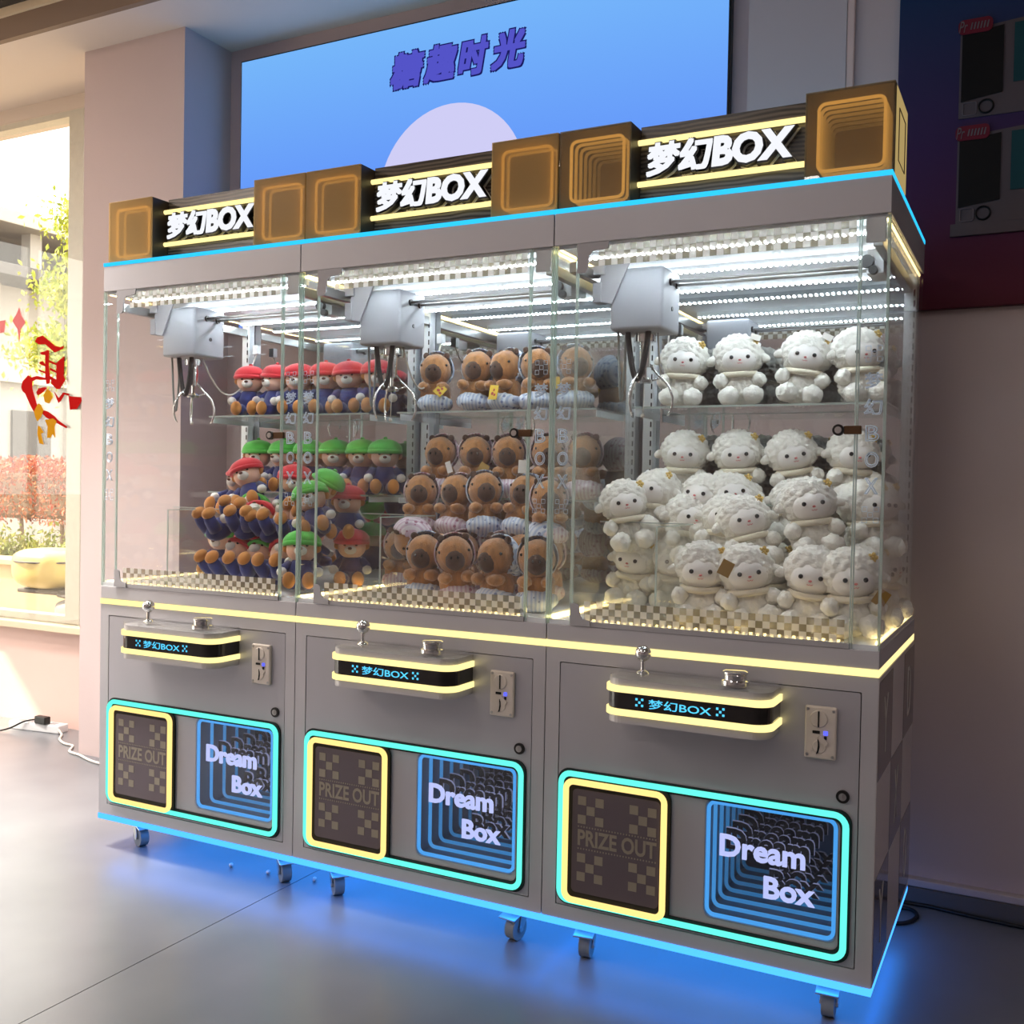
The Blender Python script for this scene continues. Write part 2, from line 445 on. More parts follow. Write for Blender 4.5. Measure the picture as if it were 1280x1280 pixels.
def props(o, label=None, cat=None, group=None, kind=None):
    if label: o['label'] = label
    if cat: o['category'] = cat
    if group: o['group'] = group
    if kind: o['kind'] = kind
    return o

def empty(name, loc=(0, 0, 0), rot=(0, 0, 0)):
    o = bpy.data.objects.new(name, None); o.empty_display_size = 0.05
    o.location = loc; o.rotation_euler = rot; COL.objects.link(o); return o

KIDS = {}
def kids(o): return list(o.children)
def copy_tree(o, parent=None):
    c = o.copy(); COL.objects.link(c)
    if parent: c.parent = parent
    for ch in kids(o): copy_tree(ch, c)
    return c

def struct(o): o['kind'] = 'structure'; return o

# ------------------------------------------------------------------ setting
fl = MB().box(-7.2, 4.2, -6.6, 1.3, -0.16, -0.012).build('floor', M['gap']); struct(fl)
tile0 = None
for ix in range(-3, 3):
    for iy in (0,):
        x0 = -1.775 + ix * 3.2; y0 = -6.6
        x0c, x1c = max(x0, -7.2), min(x0 + 3.2, 4.2); y0c, y1c = max(y0, -6.6), 1.3
        if x1c - x0c < 0.02 or y1c - y0c < 0.02: continue
        MB().box(x0c + 0.0015, x1c - 0.0015, y0c + 0.0003, y1c - 0.0003, -0.012, 0.0).build('tile', M['floor'], fl)
SZ = 3.254
struct(MB().box(-0.594, 4.2, 0.95, 1.3, 0, 3.6).build('wall_back', M['wall']))
struct(MB().box(-3.03, -0.594, 1.097, 1.3, 0, 3.6).build('wall_alcove', M['wall']))
struct(MB().box(-3.652, -3.03, 0.81, 1.3, 0, 3.6).build('wall_pillar', M['wall']))
struct(MB().box(-7.2, -3.652, 1.12, 1.3, 0, 0.50).build('wall_sill', M['wall_pink']))
struct(MB().box(-7.2, -3.652, 1.15, 1.3, 3.17, 3.6).build('wall_header', M['soffit']))
struct(MB().box(-7.2, -3.652, 1.06, 1.3, 0.50, 0.535, 0.004).build('trim_sill', M['trim_cream']))
struct(MB().box(-7.2, 4.2, 0.588, 1.3, SZ, 3.6).build('ceiling_soffit', M['soffit']))
struct(MB().box(-7.2, 4.2, 0.560, 0.588, SZ + 0.0, 3.352).build('trim_brown', M['trim_brown']))
struct(MB().box(-7.2, 4.2, 0.545, 0.588, 3.352, 3.388).build('trim_cream', M['trim_cream']))
struct(MB().box(-7.2, 4.2, 0.50, 0.588, 3.388, 3.6).build('trim_dark', M['dark']))
struct(MB().box(-7.2, 4.2, -6.6, 0.50, 3.43, 3.6).build('ceiling', M['soffit']))
struct(MB().box(4.2, 4.35, -6.6, 1.3, -0.1, 3.6).build('wall_right', M['wall_grey']))
struct(MB().box(-7.2, 4.35, -6.75, -6.6, -0.1, 3.6).build('wall_front', M['wall_grey']))
# left storefront: piers, header and glass
wl = MB().box(-7.2, -7.05, -6.6, -5.6, 0, 3.6).box(-7.2, -7.05, -5.6, 1.3, 3.2, 3.6).box(-7.2, -7.05, -5.6, 1.3, 0, 0.08).box(-7.2, -7.05, -5.6, -3.3, 0.08, 3.2).build('wall_left', M['wall']); struct(wl)
wn = MB().box(-7.15, -7.10, -5.6, -5.55, 0.08, 3.2).box(-7.15, -7.10, -3.3, -3.24, 0.08, 3.2).box(-7.15, -7.10, -1.0, -0.94, 0.08, 3.2).box(-7.15, -7.10, 1.0, 1.3, 0.08, 3.2).build('window_2', M['alu']); struct(wn)
for y0, y1 in ((-3.24, -1.0), (-0.94, 1.0)):
    MB().box(-7.13, -7.12, y0, y1, 0.08, 3.2).build('pane', M['window_glass'], wn)
# back window with the decal
w1 = MB().box(-4.15, -4.04, 1.131, 1.21, 0.536, 3.169, 0.004).box(-7.05, -3.652, 1.135, 1.20, 0.535, 0.575, 0.003).box(-7.05, -3.652, 1.135, 1.20, 3.14, 3.17).box(-5.6, -5.5, 1.135, 1.2, 0.535, 3.17).build('window_1', M['alu']); struct(w1)
MB().box(-7.05, -3.652, 1.122, 1.130, 0.535, 3.17).build('pane', M['window_glass'], w1)
struct(MB().box(-0.594, -0.275, 0.935, 0.951, 0, SZ).build('trim_panel', M['wall_grey']))
struct(MB().box(-0.275, -0.25, 0.937, 0.951, 0, SZ, 0.004).build('trim_strip', M['wall_pink']))
bb = struct(MB().box(-0.594, 4.2, 0.905, 0.951, 0, 0.052).build('baseboard_right', M['baseb']))
MB().box(-0.594, 4.2, 0.915, 0.951, 0.052, 0.075, 0.004).build('baseboard_cap', M['wall_grey'], bb)

# screen
SY = 1.06
s = MB().box(-2.939, -0.691, SY, 1.096, 1.95, 3.182, 0.004).build('display_screen', M['black'])
props(s, 'large blue lit wall screen above the claw machines', 'screen')
MB().box(-2.931, -0.699, SY - 0.002, SY + 0.01, 1.96, 3.174).build('display_face', M['screen'], s)
for ch, x0, x1 in (('糖', -2.128, -1.952), ('趣', -1.966, -1.796), ('时', -1.803, -1.654), ('光', -1.654, -1.492)):
    lo = MB().mesh(text_mesh(ch, (x0, x1, 2.912, 3.072), 0.0, 0.001, 0.2, fat=0.078), Matrix.Translation((0, SY - 0.004, 0))).build('text_outline', M['scr_line'], s)
    MB().mesh(text_mesh(ch, (x0 + 0.006, x1 - 0.006, 2.918, 3.066), 0.0, 0.001, 0.2, fat=0.042), Matrix.Translation((0, SY - 0.006, 0))).build('text_fill', M['scr_text'], lo)
d = MB(); d.prism([(-1.83 + 0.341 * cos(2 * pi * k / 64), 2.48 + 0.341 * sin(2 * pi * k / 64)) for k in range(64)], SY - 0.0035, SY - 0.001)
d.build('pale_disc', M['scr_disc'], s)

# poster with two printed consoles
po = MB().box(-0.112, 1.6, 0.918, 0.949, 1.858, 3.2, 0.002).build('poster', M['poster'])
props(po, 'dark blue to red poster with two dim game cabinets on the right wall', 'poster')
D1 = P('poster_grey', (84, 74, 78), 0.5, spec=0.2); D2 = P('poster_black', (10, 8, 10), 0.5, spec=0.2)
D3 = P('poster_red', (104, 22, 40), 0.5, spec=0.2); D4 = P('poster_teal', (14, 62, 68), 0.5, spec=0.2); D5 = P('poster_pale', (104, 92, 96), 0.5, spec=0.2)
for dz, nm in ((0.0, 0), (-0.30, 1)):
    pz = 2.462 + dz * 1.07
    c = MB()
    c.prism([(0.066, pz - 0.03), (0.9, pz - 0.03), (0.9, pz + 0.30), (0.066, pz + 0.235)], 0.914, 0.918)
    c.build('printed_cabinet', D1, po)
    c = MB(); c.prism([(0.072, pz + 0.02), (0.187, pz + 0.035), (0.187, pz + 0.235), (0.072, pz + 0.222)], 0.911, 0.914); c.build('printed_screen', D2, po)
    c = MB(); c.prism([(0.215, pz + 0.06), (0.9, pz + 0.06), (0.9, pz + 0.24), (0.215, pz + 0.235)], 0.911, 0.914); c.build('printed_window', D4, po)
    c = MB(); c.prism(rrect(0.06, 0.155, pz + 0.222, pz + 0.266, 0.015), 0.908, 0.912); pl = c.build('printed_logo', D3, po)
    me = text_mesh('Pr', (0.062, 0.086, pz + 0.228, pz + 0.262), 0.0, 0.001, 0.3); MB().mesh(me, Matrix.Translation((0, 0.906, 0))).build('logo_letters', D5, pl)
    c = MB()
    for k in range(6): c.prism([(0.093 + k * 0.009, pz + 0.234), (0.097 + k * 0.009, pz + 0.234), (0.101 + k * 0.009, pz + 0.254), (0.097 + k * 0.009, pz + 0.254)], 0.906, 0.908)
    q = c.build('logo_strokes', D5, pl); q['kind'] = 'stuff'
    c = MB().tube(ring_pts(0.078, 0.116, pz - 0.022, pz + 0.016, 0.006, 0.912, 3), 0.0018, True, 6); c.build('printed_button', D5, po)
    c = MB().tube([(0.142 + 0.02 * cos(2 * pi * k / 24), 0.912, pz - 0.002 + 0.02 * sin(2 * pi * k / 24)) for k in range(24)], 0.003, True, 6); c.build('printed_dial', D2, po)
c = MB().prism([(0.052, 2.075), (0.9, 2.075), (0.9, 2.098), (0.052, 2.112)], 0.908, 0.918); c.build('printed_base', D1, po)

# ------------------------------------------------------------------ claw machine
W_, D_ = 0.857, 0.734
BX0, BX1, BZ0, BZ1 = 0.452, 0.774, 0.208, 0.505      # infinity window

def build_machine():
    t = empty('claw_machine')
    # --- base cabinet
    b = MB()
    b.ring_plate(rrect(0.0, W_, 0.118, 0.852, 0.002, 4), rrect(0.040, 0.820, 0.155, 0.814, 0.003, 4), 0.0, 0.02)
    b.box(0.0, 0.012, 0.02, D_, 0.118, 0.852).box(W_ - 0.012, W_, 0.02, D_, 0.118, 0.852).box(0.012, W_ - 0.012, D_ - 0.012, D_, 0.118, 0.852)
    b.box(0.012, W_ - 0.012, 0.02, D_ - 0.012, 0.118, 0.13)
    cab = b.build('cabinet', M['body'], t)
    MB().box(0.013, W_ - 0.013, 0.055, 0.065, 0.14, BZ0 - 0.004).box(0.013, BX0 - 0.004, 0.055, 0.065, BZ0 - 0.004, BZ1 + 0.004).box(BX1 + 0.004, W_ - 0.013, 0.055, 0.065, BZ0 - 0.004, BZ1 + 0.004).box(0.013, W_ - 0.013, 0.055, 0.065, BZ1 + 0.004, 0.84).build('inner_lining', M['gap'], cab)
    # collar and strips
    MB().box(0.0, W_, 0.0, D_, 0.870, 0.914, 0.002).build('collar', M['body'], t)
    MB().box(0.0, W_, -0.003, D_, 0.852, 0.870, 0.001).build('middle_light_strip', M['band'], t)
    MB().box(-0.001, W_ + 0.001, -0.003, D_, 0.100, 0.118, 0.001).build('bottom_light_strip', M['blue'], t)
    MB().box(0.02, W_ - 0.02, 0.030, 0.040, 0.094, 0.0995).build('under_light', M['under'], t)
    MB().box(W_ - 0.040, W_ - 0.030, 0.06, D_ - 0.05, 0.094, 0.0995).build('under_light', M['under'], t)
    # --- door
    dr = MB(); dr.ring_plate(rrect(0.0425, 0.8175, 0.1575, 0.8115, 0.004, 4), rrect(BX0, BX1, BZ0, BZ1, 0.02, 4), 0.001, 0.02)
    door = dr.build('door', M['body2'], t)
    lk = MB().cyl((0.783, 0.002, 0.562), (0.783, -0.004, 0.562), 0.0155, n=24).build('lock', M['black'], door)
    MB().cyl((0.783, -0.003, 0.562), (0.783, -0.006, 0.562), 0.009, n=20).box(0.7815, 0.7845, -0.0075, -0.004, 0.556, 0.568).build('lock_core', M['steel'], door)
    # big cyan ring in a dark channel
    b = MB(); b.ring_plate(rrect(0.043, 0.806, 0.163, 0.530, 0.032), rrect(0.068, 0.780, 0.190, 0.504, 0.020), -0.003, 0.0015); b.build('neon_channel', M['gap'], t)
    MB().tube(ring_pts(0.054, 0.793, 0.176, 0.518, 0.028, -0.008), 0.0078, True, 8).build('neon_ring', M['cyan'], t, True)
    # prize flap
    pf = MB(); pf.prism(rrect(0.062, 0.362, 0.168, 0.510, 0.026), -0.007, -0.0005); pz = pf.build('prize_door', M['gap'], t)
    MB().tube(ring_pts(0.071, 0.346, 0.181, 0.499, 0.022, -0.012), 0.0085, True, 8).build('neon_ring', M['yellow'], pz, True)
    MB().prism(rrect(0.090, 0.334, 0.203, 0.480, 0.012), -0.010, -0.007).build('flap', M['flap'], pz)
    q = MB()
    for (ox, oz) in ((0.106, 0.389), (0.252, 0.387), (0.106, 0.236), (0.252, 0.236)):
        for i, j in ((0, 0), (2, 0), (1, 1), (0, 2), (2, 2)):
            q.box(ox + i * 0.025, ox + i * 0.025 + 0.0235, -0.0108, -0.0098, oz + j * 0.025, oz + j * 0.025 + 0.0235)
    o = q.build('square_print', M['print_tan'], pz); o['kind'] = 'stuff'
    q = MB()
    for zz in (0.379, 0.320):
        for k in range(28): q.box(0.107 + k * 0.008, 0.1105 + k * 0.008, -0.0108, -0.0098, zz, zz + 0.004)
    o = q.build('dotted_line', M['print_tan'], pz); o['kind'] = 'stuff'
    q = MB().mesh(text_mesh('PRIZE OUT', (0.107, 0.327, 0.330, 0.374), 0.028, 0.001), Matrix.Translation((0, -0.0108, 0))); q.build('lettering', M['print_tan'], pz)
    # infinity mirror: reflections built as receding copies of ring and letters, each dimmer
    im = MB(); im.box(BX0 - 0.004, BX1 + 0.004, 0.44, 0.445, BZ0 - 0.004, BZ1 + 0.004)
    for x0, x1, z0, z1 in ((BX0 - 0.004, BX0, BZ0 - 0.004, BZ1 + 0.004), (BX1, BX1 + 0.004, BZ0 - 0.004, BZ1 + 0.004), (BX0, BX1, BZ0 - 0.004, BZ0), (BX0, BX1, BZ1, BZ1 + 0.004)):
        im.box(x0, x1, 0.02, 0.44, z0, z1)
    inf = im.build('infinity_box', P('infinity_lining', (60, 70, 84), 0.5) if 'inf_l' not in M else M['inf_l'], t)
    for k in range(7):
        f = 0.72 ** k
        MB().tube(ring_pts(BX0 + 0.006, BX1 - 0.006, BZ0 + 0.006, BZ1 - 0.006, 0.018, 0.006 + k * 0.060, 4), 0.0052, True, 6).build('ring_or_reflection', EM('infinity_blue', (0.08, 0.42, 0.98), 1.0 * f), inf, True)
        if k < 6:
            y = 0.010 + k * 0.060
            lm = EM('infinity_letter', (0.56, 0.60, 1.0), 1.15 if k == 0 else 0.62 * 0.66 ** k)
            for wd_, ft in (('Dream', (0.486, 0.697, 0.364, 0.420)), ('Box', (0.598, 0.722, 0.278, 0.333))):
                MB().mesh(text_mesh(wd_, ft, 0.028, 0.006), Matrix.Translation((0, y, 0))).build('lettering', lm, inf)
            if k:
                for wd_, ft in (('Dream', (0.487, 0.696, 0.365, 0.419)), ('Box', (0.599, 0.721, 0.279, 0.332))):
                    MB().mesh(text_mesh(wd_, ft, 0.030, 0.003), Matrix.Translation((0, y - 0.004, 0))).build('dark_letter_reflection', M['gap'], inf)
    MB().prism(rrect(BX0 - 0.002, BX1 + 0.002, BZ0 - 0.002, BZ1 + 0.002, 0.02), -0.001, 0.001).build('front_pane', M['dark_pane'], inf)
    # --- control pod
    def podshape(g, r=0.045):
        x0, x1, y0 = 0.218 - g, 0.630 + g, -0.118 - g
        pts = [(x0, 0.0), (x1, 0.0)]
        for k in range(9):
            a = R(-90 * k / 8); pts.append((x1 - r + r * cos(a), y0 + r + r * sin(a)))
        for k in range(9):
            a = R(-90 - 90 * k / 8); pts.append((x0 + r + r * cos(a), y0 + r + r * sin(a)))
        return pts
    def slab(z0, z1, g):
        bm = bmesh.new(); P_ = podshape(g)
        A = [bm.verts.new((x, y, z0)) for x, y in P_]; B = [bm.verts.new((x, y, z1)) for x, y in P_]; n = len(P_)
        bm.faces.new(A); bm.faces.new(B[::-1])
        for i in range(n): bm.faces.new((A[i], A[(i + 1) % n], B[(i + 1) % n], B[i]))
        bmesh.ops.recalc_face_normals(bm, faces=bm.faces[:]); return bm
    p = MB(); p._add(slab(0.697, 0.808, 0)); pod = p.build('control_pod', M['body'], t)
    p = MB(); p._add(slab(0.733, 0.775, 0.0015)); p.build('display_band', M['gloss_black'], pod)
    for z0 in (0.717, 0.775):
        p = MB(); p._add(slab(z0, z0 + 0.016, 0.006)); p.build('light_band', M['band'], pod)
    p = MB(); p._add(slab(0.8085, 0.8185, 0.002)); p.build('acrylic_top', M['acrylic'], pod)
    q = MB().mesh(text_mesh('梦幻BOX', (0.336, 0.494, 0.741, 0.765), 0.008, 0.0008), Matrix.Translation((0, -0.1205, 0)))
    for ox in (0.302, 0.506):
        for i, j in ((0, 0), (2, 0), (1, 1), (0, 2), (2, 2)): q.box(ox + i * 0.0075, ox + i * 0.0075 + 0.0055, -0.1205, -0.1195, 0.744 + j * 0.0075, 0.7495 + j * 0.0075)
    q.build('lettering', M['pod_text'], pod)
    jx, jy = 0.300, -0.066
    js = MB().cyl((jx, jy, 0.8185), (jx, jy, 0.852), 0.0055, n=12).lathe([(0.002, 0.8185), (0.017, 0.8187), (0.015, 0.822), (0.007, 0.826), (0.002, 0.826)], (jx, jy, 0)).build('joystick', M['chrome'], pod, True)
    MB().ell((jx, jy, 0.868), 0.0205, 3).build('joystick_ball', M['chrome'], pod, True)
    smooth_angle(js)
    o = MB().lathe([(0.002, 0.8185), (0.034, 0.8185), (0.034, 0.824), (0.028, 0.826), (0.028, 0.838), (0.030, 0.840), (0.030, 0.845), (0.024, 0.848), (0.002, 0.848)], (0.535, -0.062, 0), 28).build('push_button', M['chrome'], pod)
    smooth_angle(o)
    # --- coin slot
    cs = MB().box(0.692, 0.766, -0.010, 0.0015, 0.646, 0.772, 0.004).build('coin_acceptor', M['cream_pl'], t)
    MB().lathe([(0.002, 0), (0.022, 0), (0.020, 0.004), (0.002, 0.004)], n=28).bm.free()
    q = MB().cyl((0.725, -0.009, 0.742), (0.725, -0.013, 0.742), 0.0215, 0.019, 28).build('coin_disc', M['cream_pl'], cs)
    MB().box(0.7232, 0.7268, -0.0145, -0.011, 0.723, 0.761).build('coin_slot', M['gap'], cs)
    MB().box(0.711, 0.728, -0.0125, -0.009, 0.707, 0.7135, 0.001).build('reject_slot', M['gap'], cs)
    q = MB().prism([(0.724, 0.700), (0.731, 0.704), (0.748, 0.688), (0.742, 0.678), (0.730, 0.688)], -0.015, -0.009); q.build('reject_lever', M['cream_pl'], cs)
    q = MB().cyl((0.727, -0.009, 0.676), (0.727, -0.012, 0.676), 0.0165, 0.015, 24); q.build('return_cup', M['cream_pl'], cs)
    MB().prism([(0.7235, 0.694), (0.7275, 0.688), (0.7285, 0.675), (0.7255, 0.661), (0.7205, 0.658), (0.7235, 0.668), (0.7245, 0.680)], -0.0135, -0.009).build('return_slot', M['gap'], cs)
    MB().box(0.7365, 0.7465, -0.0125, -0.009, 0.7045, 0.7145, 0.001).build('indicator', M['blue_dot'], cs)
    MB().box(0.738, 0.7445, -0.0125, -0.009, 0.694, 0.7025, 0.001).build('counter', M['black'], cs)
    for x, z in ((0.699, 0.764), (0.759, 0.763), (0.699, 0.655), (0.758, 0.654)):
        MB().cyl((x, -0.0095, z), (x, -0.0115, z), 0.0035, n=10).build('screw', M['steel'], cs)
    # --- casters
    for cx, cy, ang in ((0.105, 0.085, -82), (0.752, 0.085, -88), (0.105, 0.645, 80), (0.752, 0.645, 70)):
        c = empty('caster', (cx, cy, 0), (0, 0, R(ang))); c.parent = t
        MB().box(-0.032, 0.032, -0.026, 0.026, 0.094, 0.1, 0.001).cyl((0, 0, 0.078), (0, 0, 0.095), 0.017).build('mount_plate', M['steel'], c)
        MB().prism([(-0.018, 0.080), (0.018, 0.080), (0.030, 0.030), (0.016, 0.026)], -0.021, -0.018).prism([(-0.018, 0.080), (0.018, 0.080), (0.030, 0.030), (0.016, 0.026)], 0.018, 0.021).box(-0.018, 0.018, -0.021, 0.021, 0.076, 0.080).build('fork', M['steel'], c)
        wv = MB().cyl((0.020, -0.015, 0.033), (0.020, 0.015, 0.033), 0.0325, n=28).build('wheel', M['wheel'], c); smooth_angle(wv)
        MB().cyl((0.020, -0.022, 0.033), (0.020, 0.022, 0.033), 0.008, n=12).build('axle', M['steel'], c)
        MB().box(0.026, 0.066, -0.028, 0.028, 0.072, 0.077, 0.002, rot=(0, R(16), 0)).build('brake_pedal', M['steel'], c)
    # --- glass cage
    cg = MB().box(0.004, W_ - 0.004, 0.004, D_ - 0.004, 0.914, 0.926).build('cage_floor', M['white_metal'], t)
    for x0 in (0.002, W_ - 0.007):
        g = MB().box(x0, x0 + 0.005, 0.008, D_ - 0.004, 0.916, 1.930).build('side_glass', M['glass'], t)
        e = MB().box(x0 - 0.0005, x0 + 0.0055, 0.0075, 0.0105, 0.916, 1.930); e.build('glass_edge', M['edge'], g)
        MB().box(x0 + (0.006 if x0 < 0.1 else -0.006), x0 + (0.012 if x0 < 0.1 else -0.001), 0.02, D_ - 0.02, 0.9262, 0.931).build('warm_light_strip', M['led_warm'], g)
        MB().box(x0 + (0.006 if x0 < 0.1 else -0.006), x0 + (0.012 if x0 < 0.1 else -0.001), 0.02, D_ - 0.02, 1.922, 1.927).build('top_light_strip', M['led_warm'], g)
    for x0, x1, nm in ((0.0, 0.068, 'left'), (0.792, W_, 'right')):
        g = MB().box(x0, x1, 0.001, 0.006, 0.915, 1.930).build('corner_glass', M['glass'], t)
        MB().box(x0 - 0.0003, x0 + 0.003, 0.0005, 0.0065, 0.915, 1.930).build('glass_edge', M['edge'], g); MB().box(x1 - 0.003, x1 + 0.0003, 0.0005, 0.0065, 0.915, 1.930).build('glass_edge', M['edge'], g)
        xc = x0 + 0.036
        q = MB()
        for i, ch in enumerate('梦幻BOX'):
            zz = 1.545 - i * 0.0615
            wd = 0.021 if ch in '梦幻' else 0.016
            q.mesh(text_mesh(ch, (xc - wd, xc + wd, zz - 0.019, zz + 0.019), 0, 0, 0, 0.030), Matrix.Translation((0, 0.0, 0)))
        o = q.build('outline_letters', M['outline'], g); o['kind'] = 'stuff'
        q = MB()
        for zz in (1.608, 1.232):
            for i, j in ((0, 0), (2, 0), (1, 1), (0, 2), (2, 2)):
                a, c_ = xc - 0.019 + i * 0.013, zz - 0.019 + j * 0.013
                q.tube([(a, 0.0, c_), (a + 0.011, 0.0, c_), (a + 0.011, 0.0, c_ + 0.011), (a, 0.0, c_ + 0.011)], 0.0009, True, 4)
        o = q.build('outline_squares', M['outline'], g); o['kind'] = 'stuff'
    gd = MB().box(0.070, 0.790, -0.001, 0.004, 0.926, 1.928).build('glass_door', M['glass'], t)
    MB().box(0.0697, 0.073, -0.0015, 0.0045, 0.926, 1.928).build('glass_edge', M['edge'], gd); MB().box(0.787, 0.7903, -0.0015, 0.0045, 0.926, 1.928).build('glass_edge', M['edge'], gd)
    MB().box(0.100, 0.788, -0.002, 0.004, 0.9142, 0.927).build('bottom_rail', M['grey_pl'], gd)
    for mat, par in ((M['check_white'], 0), (M['check_tan'], 1)):
        q = MB(); P_ = 0.0176
        for z0, rows, xs in ((0.929, 3, 0.108), (1.868, 3, 0.130)):
            for r_ in range(rows):
                for i in range(int((0.785 - xs) / P_)):
                    if (i + r_) % 2 == par: q.box(xs + i * P_, xs + (i + 1) * P_, -0.0018, -0.0010, z0 + r_ * P_, z0 + (r_ + 1) * P_)
        o = q.build('square_print', mat, gd); o['kind'] = 'stuff'
    for pts in ([(0.070, 0.915), (0.128, 0.915), (0.126, 0.930), (0.105, 0.934), (0.097, 0.945), (0.094, 0.968), (0.088, 0.974), (0.070, 0.974)],
                [(0.070, 1.930), (0.160, 1.930), (0.156, 1.912), (0.115, 1.908), (0.104, 1.896), (0.100, 1.860), (0.094, 1.852), (0.070, 1.852)]):
        MB().prism(pts, -0.006, -0.0012).build('hinge', M['grey_pl'], gd)
    MB().box(0.764, 0.804, -0.008, 0.004, 1.420, 1.440, 0.002).build('lock_plate', M['brown_lock'], gd)
    q = MB().cyl((0.752, 0.0, 1.430), (0.752, -0.010, 1.430), 0.0135, n=24).build('lock_barrel', M['black'], gd)
    MB().cyl((0.752, -0.009, 1.430), (0.752, -0.012, 1.430), 0.008, n=20).build('lock_core', M['steel'], gd)
    MB().box(0.800, 0.846, 0.008, 0.016, 1.868, 1.928, 0.003).build('latch_plate', M['white_pl'], t)
    # back mirror, posts, shelves
    MB().box(0.010, W_ - 0.010, 0.716, 0.722, 0.928, 1.924).build('back_mirror', M['mirror'], t)
    for x0 in (0.012, W_ - 0.047):
        ps = MB().box(x0, x0 + 0.035, 0.680, 0.715, 0.927, 1.924, 0.002).build('shelf_post', M['white_metal'], t)
        q = MB()
        for k in range(30): q.box(x0 + 0.026, x0 + 0.030, 0.6785, 0.681, 0.96 + k * 0.031, 0.978 + k * 0.031)
        o = q.build('post_slots', M['gap'], ps); o['kind'] = 'stuff'
    for z in (1.2405, 1.5285):
        g = MB().box(0.060, W_ - 0.055, 0.450, 0.700, z, z + 0.006).build('glass_shelf', M['acrylic'], t)
        MB().box(0.060, W_ - 0.055, 0.4485, 0.452, z, z + 0.006).build('shelf_edge', M['edge'], g); MB().box(0.060, W_ - 0.055, 0.698, 0.7015, z, z + 0.006).build('shelf_edge', M['edge'], g)
        for x0 in (0.062, W_ - 0.062):
            MB().prism([(0, 0), (0.005, 0), (0.005, 0.002), (0, 0.002)], 0.47, 0.70).bm.free()
            MB().box(x0 - 0.002, x0 + 0.002, 0.47, 0.70, z - 0.020, z).build('shelf_bracket', M['white_metal'], g)
    # prize chute
    ch = MB().box(0.300, 0.304, 0.012, 0.315, 0.927, 1.185).box(0.020, 0.300, 0.311, 0.315, 0.927, 1.185).build('prize_chute', M['acrylic'], t)
    MB().box(0.2995, 0.3045, 0.012, 0.315, 1.184, 1.187).box(0.020, 0.300, 0.3105, 0.3155, 1.184, 1.187).box(0.2995, 0.3045, 0.0105, 0.0125, 0.927, 1.187).build('chute_edge', M['edge'], ch)
    # ceiling of the cage, lights
    MB().box(0.008, W_ - 0.008, 0.012, D_ - 0.008, 1.924, 1.932).build('cage_ceiling', M['white_metal'], t)
    for y in (0.075, 0.34, 0.62):
        ls = MB().box(0.06, W_ - 0.03, y - 0.006, y + 0.006, 1.9075, 1.924).build('light_bar', M['white_pl'], t)
        q = MB()
        for k in range(44): q.box(0.066 + k * 0.0172, 0.072 + k * 0.0172, y - 0.0085, y + 0.0085, 1.9050, 1.9085)
        o = q.build('light_dots', M['led_white'], ls); o['kind'] = 'stuff'
    q = MB()
    for k in range(38): q.box(0.105 + k * 0.0176, 0.112 + k * 0.0176, 0.022, 0.026, 0.9262, 0.931)
    o = q.build('front_warm_dots', M['led_warm'], t); o['kind'] = 'stuff'
    # --- gantry
    ga = empty('gantry', (0, 0, 0)); ga.parent = t
    for x0 in (0.022, 0.812):
        MB().box(x0, x0 + 0.022, 0.05, 0.675, 1.868, 1.898, 0.002).build('side_rail', M['steel'], ga)
    MB().cyl((0.10, 0.238, 1.862), (0.815, 0.238, 1.862), 0.0045, n=10).build('cross_rod', M['steel'], ga, True)
    MB().cyl((0.10, 0.292, 1.862), (0.815, 0.292, 1.862), 0.0045, n=10).build('cross_rod', M['steel'], ga, True)
    MB().box(0.772, 0.815, 0.215, 0.325, 1.838, 1.900, 0.003).build('rail_carriage', M['white_pl'], ga)
    MB().cyl((0.775, 0.20, 1.868), (0.775, 0.216, 1.868), 0.016, n=18).cyl((0.79, 0.20, 1.845), (0.79, 0.216, 1.845), 0.011, n=16).build('drive_pulley', M['black'], ga)
    cr = MB().box(0.090, 0.246, 0.180, 0.330, 1.726, 1.898, 0.010, 3).build('carriage', M['carriage'], ga); smooth_angle(cr, 40)
    MB().prism([(0.070, 1.922), (0.152, 1.918), (0.098, 1.800), (0.068, 1.806), (0.062, 1.870)], 0.172, 0.179).build('bracket_plate', M['grey_pl'], ga)
    MB().box(0.022, 0.078, 0.165, 0.215, 1.882, 1.908, 0.003).build('rail_slider', M['grey_pl'], ga)
    MB().box(0.040, 0.068, 0.170, 0.215, 1.806, 1.862, 0.003).build('sensor_box', M['grey_pl'], ga)
    q = MB()
    for dy, r in ((0.238, 0.010), (0.292, 0.010)): q.cyl((0.2455, dy, 1.862), (0.2515, dy, 1.862), r, n=16)
    q.box(0.2455, 0.2475, 0.238, 0.292, 1.856, 1.868)
    q.build('rod_grommet', M['black'], ga)
    q = MB().cyl((0.245, 0.258, 1.790), (0.248, 0.258, 1.790), 0.0065, n=12).build('carriage_screw', M['black'], ga)
    # claw
    cl = MB().cyl((0.170, 0.255, 1.700), (0.170, 0.255, 1.727), 0.030, n=20).cyl((0.170, 0.255, 1.628), (0.170, 0.255, 1.70), 0.0155, n=18).cyl((0.170, 0.255, 1.590), (0.170, 0.255, 1.63), 0.006, n=10).lathe([(0.002, 1.582), (0.021, 1.584), (0.023, 1.592), (0.012, 1.600), (0.002, 1.6)], (0.170, 0.255, 0), 18).build('claw', M['chrome'], t); smooth_angle(cl)
